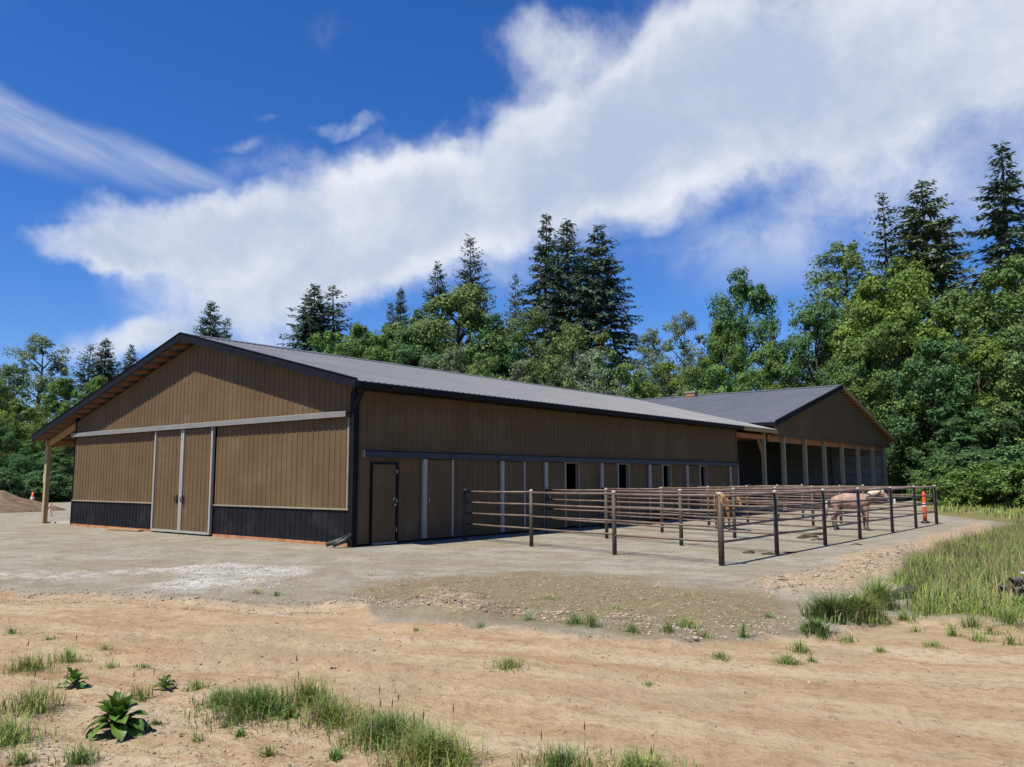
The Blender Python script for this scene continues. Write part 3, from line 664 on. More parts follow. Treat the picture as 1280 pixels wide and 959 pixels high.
# bundle left on the ridge
kt = thing('ridge_vent_box', 'small red box with tan lid on the ridge of the far roof', 'box', (XR-.1, 26.07, ZR2+.04))
MB().box((-.28, -.33, -.09), (.28, .33, .16)).build('box_body', 'wood_red', kt)
MB().box((-.33, -.40, .165), (.33, .40, .25)).build('lid', 'cap_pale', kt)

# ------------------------------------------------------------------ pipe fences of the paddocks
ZR_ = (1.33, 1.03, .735, .43)
def fence(pts, label, corner=0.0, last=True, first=True, tops=None):
    """pts: list of xy post positions; each post and each rail of each bay is a part"""
    root = thing('pipe_fence', label, 'fence', (pts[0][0], pts[0][1], 0), 0, 'steel pipe fences of the paddocks')
    o = Vector((pts[0][0], pts[0][1], 0))
    for i, p in enumerate(pts):
        if (i == 0 and not first) or (i == len(pts)-1 and not last): continue
        q = Vector((p[0], p[1], 0))-o; r = .058 if (i == len(pts)-1 or len(pts) > 5 and i == 0) else .050
        MB().tube([q+Vector((0, 0, -.3)), q+Vector((0, 0, 1.345))], r, 12).build('post', 'steel_post', root)
        MB().tube([q+Vector((0, 0, 1.346)), q+Vector((0, 0, 1.375)), q+Vector((0, 0, 1.40)), q+Vector((0, 0, 1.412))], [r+.004, r+.002, r*.7, .008], 12).build('post_cap', 'cap_pale', root)
    for i in range(len(pts)-1):
        a = Vector((*pts[i], 0))-o; b = Vector((*pts[i+1], 0))-o; d = (b-a).normalized()
        for j, z in enumerate(ZR_):
            jz = random.Random(hash((round(a.x, 2), j)) & 0xffff).uniform(-.012, .012)
            MB().tube([a+d*.045+Vector((0, 0, z+jz)), (a+b)/2+Vector((0, 0, z-.006)), b-d*.045+Vector((0, 0, z-jz))],   .023 if j else .027, 8).build('rail', 'steel_pipe', root)
    return root
wall_x = [17.25, 21.1, 24.35, 27.9, 31.2, 34.3, 37.05]
out_x = [15.26, 18.12, 21.36, 24.3, 27.7, 30.7, 33.8]
OY = 7.05; WY = CY-.62
def lerp2(a, b, t): return (a[0]+(b[0]-a[0])*t, a[1]+(b[1]-a[1])*t)
names = ['pipe fence closing the paddocks on the side nearest the barn door', 'pipe divider, first paddock partition from the corner post',
         'pipe divider, second paddock partition from the corner post', 'pipe divider, third paddock partition from the corner post',
         'pipe divider, fourth paddock partition from the corner post', 'pipe divider, fifth paddock partition from the corner post',
         'pipe fence closing the paddocks beside the orange cone']
fence([(x, OY) for x in out_x], 'long brown pipe fence running parallel to the barn wall')
for k in range(7):
    a = (wall_x[k], WY); b = (out_x[k], OY)
    fence([lerp2(a, b, t) for t in (0, 1/3, 2/3, 1)], names[k], last=False)
# hay-coloured rope tied at the corner post
rp = MB(); rr = random.Random(3)
for i in range(9):
    a = rr.uniform(0, 2*PI); r0 = rr.uniform(.05, .075); z0 = rr.uniform(1.28, 1.42)
    rp.tube([(math.cos(a)*r0, math.sin(a)*r0, z0), (math.cos(a)*(r0+.04), math.sin(a)*(r0+.04), z0-.06), (math.cos(a+.3)*(r0+.05), math.sin(a+.3)*(r0+.05), z0-rr.uniform(.08, .22))], [.014, .016, .006], 5)
tag(rp.build('rope_tuft', 'wood_fresh', None, (out_x[0], OY, 0)), 'frayed tan rope tied round the top of the corner fence post', 'rope')
tag(MB().box((-.02, -.05, -.07), (.02, .05, .07)).build('tag_plate', 'white_paint', None, (out_x[4]+.09, OY-.06, .95)), 'small white tag fixed to a post of the long fence', 'tag')

# ------------------------------------------------------------------ horses
def horse(name, label, loc, heading, scale, coat, mane, headlow=0.0, pale=None):
    root = thing(name, label, 'horse', loc, heading)
    root.scale = (scale,)*3
    P = []; E_ = []; Rr = []
    def add(p, r, par=None):
        P.append(p); Rr.append(r if isinstance(r, tuple) else (r, r)); i = len(P)-1
        if par is not None: E_.append((par, i))
        return i
    mid = add((0, 0, 1.06), (.27, .30)); loin = add((-.33, 0, 1.10), (.25, .27), mid); rump = add((-.60, 0, 1.12), (.25, .26), loin); dock = add((-.79, 0, 1.10), (.12, .14), rump)
    chest = add((.36, 0, 1.08), (.24, .29), mid); brisk = add((.58, 0, 1.14), (.19, .24), chest)
    h = headlow
    n1 = add((.74, 0, 1.32-.35*h), (.125, .18), brisk); n2 = add((.90, 0, 1.52-.75*h), (.095, .14), n1); poll = add((1.02, 0, 1.66-1.05*h), (.085, .10), n2)
    jaw = add((1.13, 0, 1.58-1.10*h), (.085, .11), poll); nose = add((1.27, 0, 1.42-1.10*h), (.06, .07), jaw); muz = add((1.36, 0, 1.32-1.10*h), (.05, .055), nose)
    for sy in (-1, 1):
        f = .05*sy
        a = add((-.55, .13*sy, .92), .17, rump); b = add((-.47+f, .15*sy, .72), .115, a); c = add((-.66+f, .14*sy, .48), .06, b); d = add((-.63+f, .14*sy, .18), .042, c); e = add((-.60+f, .14*sy, .09), .05, d); add((-.56+f, .14*sy, .035), .055, e)
        a = add((.44, .12*sy, .90), .13, chest); b = add((.45-f, .13*sy, .68), .085, a); c = add((.47-f, .13*sy, .44), .055, b); d = add((.46-f, .13*sy, .18), .038, c); e = add((.47-f, .13*sy, .09), .048, d); add((.51-f, .13*sy, .035), .052, e)
    me = bpy.data.meshes.new(name+'_body'); me.from_pydata(P, E_, []); me.update()
    o = link('body', me, root); me.materials.append(MATS[coat])
    o.modifiers.new('skin', 'SKIN')
    sv = me.skin_vertices[0].data if me.skin_vertices else None
    if sv is None:
        bm = bmesh.new(); bm.from_mesh(me); bm.verts.layers.skin.verify(); bm.to_mesh(me); bm.free(); sv = me.skin_vertices[0].data
    for i, r in enumerate(Rr): sv[i].radius = (r[0]*1.12, r[1]*1.10) if i < 6 else r; sv[i].use_root = (i == 0)
    o.modifiers['skin'].use_smooth_shade = True
    s = o.modifiers.new('sub', 'SUBSURF'); s.levels = 2; s.render_levels = 2
    # tail, mane, ears, hooves
    MB().tube([(-.80, 0, 1.16), (-.90, .02, 1.05), (-.93, .03, .80), (-.90, .02, .45)], [.035, .075, .085, .02], 8).build('tail', mane, root)
    mm = MB(); cr_ = []
    for i in range(9):
        t = i/8; cr_.append((.58+.46*t, 1.34+.40*t-(.30+.78*t)*h*t))
    vs = []; fs = []
    for i, (x, z) in enumerate(cr_):
        w_ = .22*math.sin(PI*(.12+.78*i/8)); vs += [(x, .035, z+.03), (x-.01, 0, z+.09), (x-.03, -.10, z+.03), (x-.06, -.165, z-w_), (x-.045, -.12, z-w_*.9), (x, -.06, z-.02)]
    for i in range(8):
        for k in range(6): fs.append((6*i+k, 6*i+(k+1) % 6, 6*i+6+(k+1) % 6, 6*i+6+k))
    mm.add(vs, fs+[tuple(range(6))[::-1], tuple(range(48, 54))], True)
    mm.tube([(1.00, 0, 1.77-1.05*h), (1.10, 0, 1.71-1.05*h), (1.17, 0, 1.56-1.08*h)], [.045, .05, .012], 8)
    mm.build('mane', mane, root)
    for sy in (-1, 1):
        MB().tube([(.99, .055*sy, 1.70-1.05*h), (.985, .075*sy, 1.79-1.05*h), (.98, .08*sy, 1.86-1.05*h)], [.035, .03, .005], 6).build('ear', coat, root)
        MB().tube([(1.13, .075*sy, 1.60-1.10*h), (1.13, .09*sy, 1.60-1.10*h)], [.018, .014], 8).build('eye', 'hoof', root)
        for x in (-.56+.05*sy, .51-.05*sy):
            MB().tube([(x, (.14 if x < 0 else .13)*sy, -.002), (x-.02, (.14 if x < 0 else .13)*sy, .075)], [.068, .052], 10).build('hoof', 'hoof', root)
    return root
hd = math.atan2(-.95, .30)
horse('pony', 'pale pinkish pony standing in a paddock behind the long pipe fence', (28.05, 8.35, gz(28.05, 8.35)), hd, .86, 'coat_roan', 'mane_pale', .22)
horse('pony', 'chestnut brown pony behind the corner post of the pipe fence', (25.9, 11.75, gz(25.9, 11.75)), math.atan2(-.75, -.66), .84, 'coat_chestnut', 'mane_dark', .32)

# droppings in the paddocks
def clump(name, material, loc, r, flat, seed, n=9):
    rnd = random.Random(seed); bm = bmesh.new()
    for i in range(n):
        a = rnd.uniform(0, 2*PI); d = r*math.sqrt(rnd.random())
        M = Matrix.Translation((math.cos(a)*d*1.5, math.sin(a)*d, r*flat*.25*rnd.random())) @ Matrix.Rotation(rnd.uniform(0, PI), 4, 'Z') @ Matrix.Diagonal((rnd.uniform(.3, .6)*r, rnd.uniform(.3, .6)*r, rnd.uniform(.3, .6)*r*flat, 1))
        bmesh.ops.create_icosphere(bm, subdivisions=1, radius=1, matrix=M)
    for v in bm.verts: v.co += Vector((rnd.uniform(-1, 1), rnd.uniform(-1, 1), rnd.uniform(-.5, .5)))*r*.06
    me = bpy.data.meshes.new(name); bm.to_mesh(me); bm.free(); me.materials.append(MATS[material])
    return link(name, me, None, loc)
for i, (x, y, r) in enumerate(((940, 691, .16), (963, 693, .15), (987, 691, .13), (1008, 672, .30), (1022, 675, .2), (1070, 681, .13), (1022, 668, .25))):
    p = gp(x, y); tag(clump('droppings', 'manure', p, r, .35, 40+i), 'dark clump of droppings on the paddock gravel', 'droppings', 'droppings in the paddocks')

# ------------------------------------------------------------------ small things near the porch and in the yard
def cone(loc, label, s=1.0):
    c = thing('traffic_cone', label, 'cone', loc); c.scale = (s,)*3
    MB().box((-.18, -.18, 0), (.18, .18, .035)).build('base', 'plastic_black', c)
    MB().tube([(0, 0, .036), (0, 0, .5), (0, 0, .72)], [.14, .075, .03], 16).build('cone_body', 'plastic_orange', c)
    MB().tube([(0, 0, .36), (0, 0, .48)], [.1, .081], 16, False).build('reflective_band', 'white_paint', c)
    return c
p = gp(40, 633); cone(p, 'orange traffic cone beside the heap of soil', 1.3)
# tall channelizer post by the paddock corner
p = gp(1162, 655.5); c = thing('delineator_post', 'orange delineator post with white bands at the end of the pipe fence', 'delineator', (33.85, 7.45, gz(33.85, 7.45)))
MB().tube([(0, 0, 0), (0, 0, .07), (0, 0, .09)], [.15, .15, .08], 16).build('base', 'plastic_black', c)
MB().tube([(0, 0, .09), (0, 0, .35), (0, 0, 1.1), (0, 0, 1.18)], [.075, .07, .058, .025], 16).build('post', 'plastic_orange', c)
MB().tube([(0, 0, .62), (0, 0, .76)], [.068, .066], 16, False).build('reflective_band', 'white_paint', c)
# striped barricade leaning by the porch post
p = gp(58, 646); b = thing('striped_barricade', 'small red and white striped barricade beside the porch post', 'barricade', p, RAD(-40)); b.scale = (.6, .6, .75)
for z in (.28, .62):
    MB().box((-.36, -.012, z), (.36, .012, z+.2)).build('board', 'white_paint', b)
    for k in range(3):
        x = -.30+k*.24
        MB().add([(x+dx, y, z+dz) for y in (-.016, .016) for dx, dz in ((0, .0), (.10, .0), (.20, .2), (.10, .2))], [(3, 2, 1, 0), (4, 5, 6, 7), (0, 1, 5, 4), (1, 2, 6, 5), (2, 3, 7, 6), (3, 0, 4, 7)]).build('stripe', 'plastic_orange', b)
for sx in (-.3, .3):
    MB().beam((sx, .02, 0), (sx, .02, .9), .04, .03, (0, 1, 0)).build('leg', 'metal_dull', b); MB().beam((sx, .30, 0), (sx, .05, .85), .04, .03, (0, 1, 0)).build('leg', 'metal_dull', b)
p = gp(80, 654); o = tag(MB().box((-.62, -.07, 0), (.62, .07, .05)).build('plank', 'white_paint', None, p), 'white plank lying on the gravel beside the porch', 'plank'); o.rotation_euler.z = RAD(-50)
p = gp(70, 654); tag(clump('rock', 'log_bark', p, .11, .8, 3, 4), 'dark rock at the end of the white plank', 'rock')
o = tag(MB().box((-1.0, -.09, 0), (1.0, .09, .05)).build('plank', 'wood_fresh', None, (CX-.28, 27.5, .0)), 'loose tan board lying against the black wainscot', 'plank'); o.rotation_euler.z = RAD(94)
# distant crate and sign at the wood's edge
p = gp(63, 627); o = thing('storage_crate', 'beige storage crate in front of the dark wood', 'crate', p, RAD(20))
MB().box((-.9, -.6, .12), (.9, .6, 1.0)).build('crate_body', 'trim_tan', o); MB().box((-.95, -.65, 1.003), (.95, .65, 1.1)).build('lid', 'wood_treated', o)
for sx in (-.7, .7): MB().box((sx-.08, -.6, -.05), (sx+.08, .6, .117)).build('skid', 'wood_treated', o)
p = gp(57, 629); o = thing('notice_board', 'small white notice on a post by the beige crate', 'sign', p, RAD(-60))
MB().box((-.04, -.04, -.1), (.04, .04, 2.2)).build('post', 'wood_treated', o); MB().box((-.28, -.06, 1.5), (.28, -.043, 2.2)).build('board', 'white_paint', o)
# heap of soil: a lumpy mound
def heap(cx, cy, rx, ry, h, seed):
    n = 70; u = np.linspace(-1.15, 1.15, n); U, Vv = np.meshgrid(u, u, indexing='ij'); rr = np.hypot(U, Vv)
    base = np.clip(1-rr**1.5, 0, 1); x = cx+U*rx; y = cy+Vv*ry
    z = h*base*(1+fbm(x*.9+seed, y*.9, 4)*.9)+fbm(x*2.5, y*2.5, 3)*.16*np.minimum(1, base*4)
    z = np.where(rr < 1.0, z, -.12)
    V = np.stack([U*rx, Vv*ry, z], -1).reshape(-1, 3); i = np.arange(n-1)[:, None]; j = np.arange(n-1)[None]
    F = np.stack([i*n+j, (i+1)*n+j, (i+1)*n+j+1, i*n+j+1], -1).reshape(-1, 4)
    return link('soil_heap', mesh_np('soil_heap', V, F, 'soil_pile', True), None, (cx, cy, -.02))
p = gp(2, 640); tag(heap(p.x-.3, p.y+1.0, 3.9, 2.6, .95, 2), 'brown heap of bare soil in front of the wood', 'soil heap')
# log and the stack of black pipes in the long grass
p = gp(1131, 748); lg = thing('log', 'short dark charred log lying at the edge of the grass', 'log', p, RAD(-30)); lg.scale = (.62, .7, .7)
MB().tube([(-.30, 0, .09), (-.1, .01, .11), (.12, -.01, .13), (.32, .02, .17)], [.085, .105, .10, .075], 12).build('trunk', 'log_bark', lg)
MB().tube([(.1, 0, .2), (.16, .03, .27), (.19, .05, .30)], [.03, .022, .015], 6).build('branch_stub', 'log_bark', lg)
bp0 = gp(1262, 756); pdir = Vector((.93, -.36, 0)).normalized(); pside = Vector((-pdir.y, pdir.x, 0))
fwd = Vector((cd.x, cd.y, 0)).normalized(); rgt = Vector((cr.x, cr.y, 0)).normalized()
pd = (fwd*.55+rgt*.85).normalized(); ps = Vector((pd.y, -pd.x, 0))
def hollow(p, q, ro, ri, n=14):
    p = Vector(p); q = Vector(q); d = (q-p).normalized(); e = d.cross(Vector((0, 0, 1))).normalized(); g = e.cross(d); vs = []; fs = []
    for c, r in ((p, ro), (q, ro), (q, ri), (p, ri)):
        for k in range(n): vs.append(c+(e*math.cos(2*PI*k/n)+g*math.sin(2*PI*k/n))*r)
    for b in range(4):
        for k in range(n): fs.append((b*n+k, b*n+(k+1) % n, ((b+1) % 4)*n+(k+1) % n, ((b+1) % 4)*n+k))
    return MB().add(vs, fs, True)
pc = gp(1250, 750)
for i, (dx, dz) in enumerate(((0, 0), (.19, 0), (.31, 0), (.43, 0), (.10, .115), (.28, .11))):
    q = pc+ps*dx*1.0+Vector((0, 0, .14+dz)); r = .062 if i == 0 else .053
    tag(hollow((0, 0, 0), pd*(2.4+.1*i), r, r-.012).build('drain_pipe', 'plastic_black', None, q+pd*(.12 if dz else 0)), 'black plastic drain pipe in the stack lying in the grass', 'pipe', 'black pipes stacked in the grass')
o = tag(MB().beam(-ps*.12, ps*.75, .05, .04).build('batten', 'white_paint', None, pc+Vector((0, 0, .055))+pd*.12), 'white batten under the black pipes in the grass', 'batten')
o = tag(MB().beam(-ps*.05, ps*.7, .06, .02).build('strap_board', 'white_paint', None, pc+Vector((0, 0, .325))+pd*.75), 'white strip lying across the top of the black pipes', 'strip')

# ------------------------------------------------------------------ trees
def np_tris_leaf(rng, C, N, size, aspect=.55, fold=.15):
    """diamond leaves: centres C, normals N, sizes"""
    n = len(C); R_ = rng.normal(size=(n, 3)); T = R_-(R_*N).sum(1, keepdims=True)*N; T /= np.linalg.norm(T, axis=1, keepdims=True)+1e-9
    B = np.cross(N, T); s = size[:, None]
    V = np.stack([C-T*s*.5, C+B*s*aspect*.5+N*s*fold*.4, C+T*s*.5, C-B*s*aspect*.5+N*s*fold*.4], 1).reshape(-1, 3)
    F = np.arange(4*n).reshape(n, 4); return V, F
def trunk_mesh(name, rng, H, r0, limbs, material, lean=.0):
    mb = MB(); pts = []; rad = []
    px_, py_ = 0.0, 0.0
    for i in range(7):
        t = i/6; pts.append((px_, py_, H*t-.3 if i == 0 else H*t)); rad.append(r0*(1-t)**.8+.02); px_ += rng.normal()*.02*H*.4+lean*H/6; py_ += rng.normal()*.02*H*.4
    mb.tube(pts, rad, 8)
    for (z, e, r) in limbs:
        t = min(.98, z/H)*6; i = int(t); f = t-i; a = Vector(pts[i])*(1-f)+Vector(pts[min(6, i+1)])*f; e = Vector(e); mdl = a.lerp(e, .5)+Vector((0, 0, .06*(e-a).length))
        mb.tube([a, mdl, e], [r, r*.6, r*.2], 5)
    return mb.mesh(name, material)
def deciduous(seed, H, R, zb=.18, nl=22, ncl=10, nleaf=125, leaf=.225, airy=0.0, shape='round'):
    """returns trunk mesh and crown mesh; billows of leaf clumps carried on limbs"""
    rng = np.random.default_rng(seed); lobes = []; limbs = []
    for i in range(nl):
        t = (i+.5)/nl; h = t**.85*.95; z = H*(zb+(1-zb)*h)
        prof = (math.sin(PI*min(1, .16+.80*h))**.7) if shape == 'round' else (1-h)**.75*.9+.15
        a = i*2.399+rng.uniform(-.5, .5); rr = R*prof*rng.uniform(.40, .82)
        if i >= nl-2: rr *= .3
        lr = R*(.22+.20*rng.random())*(1.0-.35*h)
        c = np.array([math.cos(a)*rr, math.sin(a)*rr, min(z, H-lr*.9)]); lobes.append((c, lr)); limbs.append((max(H*.1, z-rr*.7-lr*.3), c, .012*R+.03))
    for i in range(max(3, nl//4)):      # inner fill
        z = H*(zb+(1-zb)*rng.uniform(.12, .72)); lobes.append((np.array([rng.normal()*R*.18, rng.normal()*R*.18, z]), R*.40))
    Cs = []; Ns = []; Ss = []
    for c, lr in lobes:
        k = int(ncl*(.8+.6*rng.random()))
        D = rng.normal(size=(k, 3)); D[:, 2] = D[:, 2]*.85+.15; D /= np.linalg.norm(D, axis=1, keepdims=True)
        for d in D:
            cc = c+d*lr*rng.uniform(.55, 1.0); cr_ = lr*rng.uniform(.30, .55)
            n = int(nleaf*rng.uniform(.6, 1.25)*(1-airy*rng.random()))
            L = rng.normal(size=(n, 3)); L /= np.linalg.norm(L, axis=1, keepdims=True)
            P = cc+L*cr_*np.array([1.08, 1.08, .88])*(rng.random((n, 1))**.45*1.12)
            Nn = L*.75+d*.35+np.array([0, 0, .32])+rng.normal(size=(n, 3))*.42; Nn /= np.linalg.norm(Nn, axis=1, keepdims=True)
            Cs.append(P); Ns.append(Nn); Ss.append(leaf*rng.uniform(.6, 1.3, n))
    V, F = np_tris_leaf(rng, np.concatenate(Cs), np.concatenate(Ns), np.concatenate(Ss), .66)
    crown = mesh_np('crown_leaves', V, F, 'leaf_mid')
    return trunk_mesh('trunk', rng, H*.88, H*.018, limbs, 'bark'), crown, H
def conifer(seed, H, R, zb=.06, dens=1.0, droop=.35, ragged=.25, spray=1.0, power=.66):
    rng = np.random.default_rng(seed); limbs = []; PP = []; DD = []; LL = []
    z = H*zb
    while z < H*.988:
        h = (z-H*zb)/(H*(1-zb)); base = R*((1-h)**power)*(.6+.4*min(1, h*4+.3))+.06
        k = max(4, int((6.5 if h < .85 else 5)*dens)); a0 = rng.uniform(0, 2*PI)
        for i in range(k):
            a = a0+i*2*PI/k+rng.normal()*.25; L = base*rng.uniform(1-ragged, 1+ragged*.5)*(1.18 if rng.random() < .07 else 1)
            d = np.array([math.cos(a), math.sin(a), 0]); up0 = .55*h-.12; ns = max(2, int(L/.27)); zz = z+rng.normal()*.26
            t = (np.arange(ns)+.7)/ns; t = t[t > (.12 if h > .6 else .25)]
            if len(t) == 0: t = np.array([.8])
            p = d[None]*L*t[:, None]; p[:, 2] = zz+L*(up0*t-droop*t*t*(1.1-h*.7)+.10*t**4)
            for q in (-1, 1, 0, -.5, .5, -.75, .75):
                sel = rng.random(len(t)) < (.95 if abs(q) == 1 else .55)
                m_ = sel.sum()
                if not m_: continue
                sd = np.array([-d[1], d[0], 0]); dv = d[None]*.8+sd[None]*(q*.95+rng.normal(size=(m_, 1))*.2)+np.array([0, 0, -.22])[None]+np.column_stack([np.zeros(m_), np.zeros(m_), rng.normal(size=m_)*.42])
                dv /= np.linalg.norm(dv, axis=1, keepdims=True)
                PP.append(p[sel]); DD.append(dv); LL.append(spray*(.34+.42*(1-t[sel]))*min(1.0, .5+L/4.5)*rng.uniform(.7, 1.4, m_))
            if h < .8 and rng.random() < .5: limbs.append((z, d*L*.7+np.array([0, 0, z+L*.02]), .025+.006*L))
        z += rng.uniform(.26, .42)*(.8+.45*(1-h))
    # leader
    nt = 26; zz = np.linspace(H*.955, H*.997, nt); a = rng.uniform(0, 2*PI, nt); PP.append(np.column_stack([zz*0, zz*0, zz])); dv = np.column_stack([np.cos(a)*.8, np.sin(a)*.8, np.full(nt, .45)]); DD.append(dv/np.linalg.norm(dv, axis=1, keepdims=True)); LL.append(np.linspace(.55, .2, nt))
    P = np.concatenate(PP); D = np.concatenate(DD); L = np.concatenate(LL)[:, None]; n = len(P)
    N = np.array([0, 0, 1.0])[None]+rng.normal(size=(n, 3))*.5; W = np.cross(D, N); W /= np.linalg.norm(W, axis=1, keepdims=True)+1e-9
    dz = np.array([0, 0, -1.0])[None]
    V = np.stack([P, P+D*L*.45+W*L*.17+dz*.02, P+D*L+dz*L*.14, P+D*L*.45-W*L*.17+dz*.02], 1).reshape(-1, 3); F = np.arange(4*n).reshape(n, 4)
    crown = mesh_np('crown_needles', V, F, 'needle')
    tm = MB(); tm.tube([(0, 0, -.3), (0, 0, H*.3), (rng.normal()*.05, 0, H*.7), (0, 0, H*.99)], [H*.014, H*.011, H*.006, .02], 8)
    for (z, e, r) in limbs[:90]: tm.tube([(0, 0, z), tuple(e)], [r, r*.3], 4)
    return tm.mesh('trunk', 'bark'), crown, H

PROTO = {
    'fir_a': conifer(1, 30, 5.6), 'fir_b': conifer(2, 30, 5.2, .10, .85, .3, .4), 'fir_c': conifer(3, 30, 6.4, .05, .95, .45, .35, 1.1),
    'fir_thin': conifer(4, 26, 3.6, .1, .65, .25, .4, .8), 'fir_airy': conifer(6, 22, 4.2, .1, .6, .1, .35, .8),
    'fir_d': conifer(8, 28, 5.0, .12, .75, .55, .5, 1.15, .8), 'fir_e': conifer(9, 27, 4.6, .08, .9, .2, .45, .85, .55),
    'oak_a': deciduous(11, 16, 5.8, .10), 'oak_b': deciduous(12, 16, 5.2, .08),
    'alder_a': deciduous(13, 18, 4.3, .12, 24, 9, 85, .21, .55), 'alder_b': deciduous(14, 18, 4.8, .10, 26, 9, 90, .21, .45, shape='cone'),
    'willow_a': deciduous(15, 10, 3.6, .06, 18, 9, 100, .18, .45), 'willow_b': deciduous(16, 10, 3.9, .05, 18, 9, 100, .18, .4),
    'maple_a': deciduous(17, 18, 6.2, .03, 26, 8, 105, .32), 'maple_b': deciduous(18, 18, 5.8, .03, 26, 8, 105, .32),
    'bush_a': deciduous(19, 3.2, 2.6, .05, 14, 9, 60, .18), 'bush_b': deciduous(20, 3.0, 2.9, .04, 14, 9, 60, .18),
}
TREE_N = 0
def tree(kind, x, ytop, dist, material, label, group, wide=1.0, name=None, H=None, bark=None, sink=0.0):
    global TREE_N; TREE_N += 1
    tm, cm, h0 = PROTO[kind]; p = at_dist(x, dist); H = H or height_at(x, ytop, dist); s = H/h0
    rnd = random.Random(TREE_N*7+int(x))
    nm = name or ('conifer_tree' if kind.startswith('fir') else 'bush' if kind.startswith('bush') else 'broadleaf_tree')
    cat = 'bush' if kind.startswith('bush') else 'tree'
    root = thing(nm, label, cat, (p.x, p.y, -.05-sink), rnd.uniform(0, 2*PI), group); root.rotation_euler[0] = rnd.gauss(0, .018); root.rotation_euler[1] = rnd.gauss(0, .018); root.scale = (s*wide, s*wide, s)
    a = link('trunk', tm, root); b = link('crown', cm, root)
    b.material_slots[0].link = 'OBJECT'; b.material_slots[0].material = MATS[material]
    if bark: a.material_slots[0].link = 'OBJECT'; a.material_slots[0].material = MATS[bark]
    return root
G_L = 'trees of the wood beyond the porch'; G_B = 'broadleaf trees behind the barn roof'; G_C = 'conifers behind the barn roof'; G_R = 'trees beside the open building'
L_LB = 'leafy tree in the wood beyond the timber porch'; L_BB = 'leafy tree rising behind the long barn roof'; L_RB = 'large leafy tree beside the open gabled building'
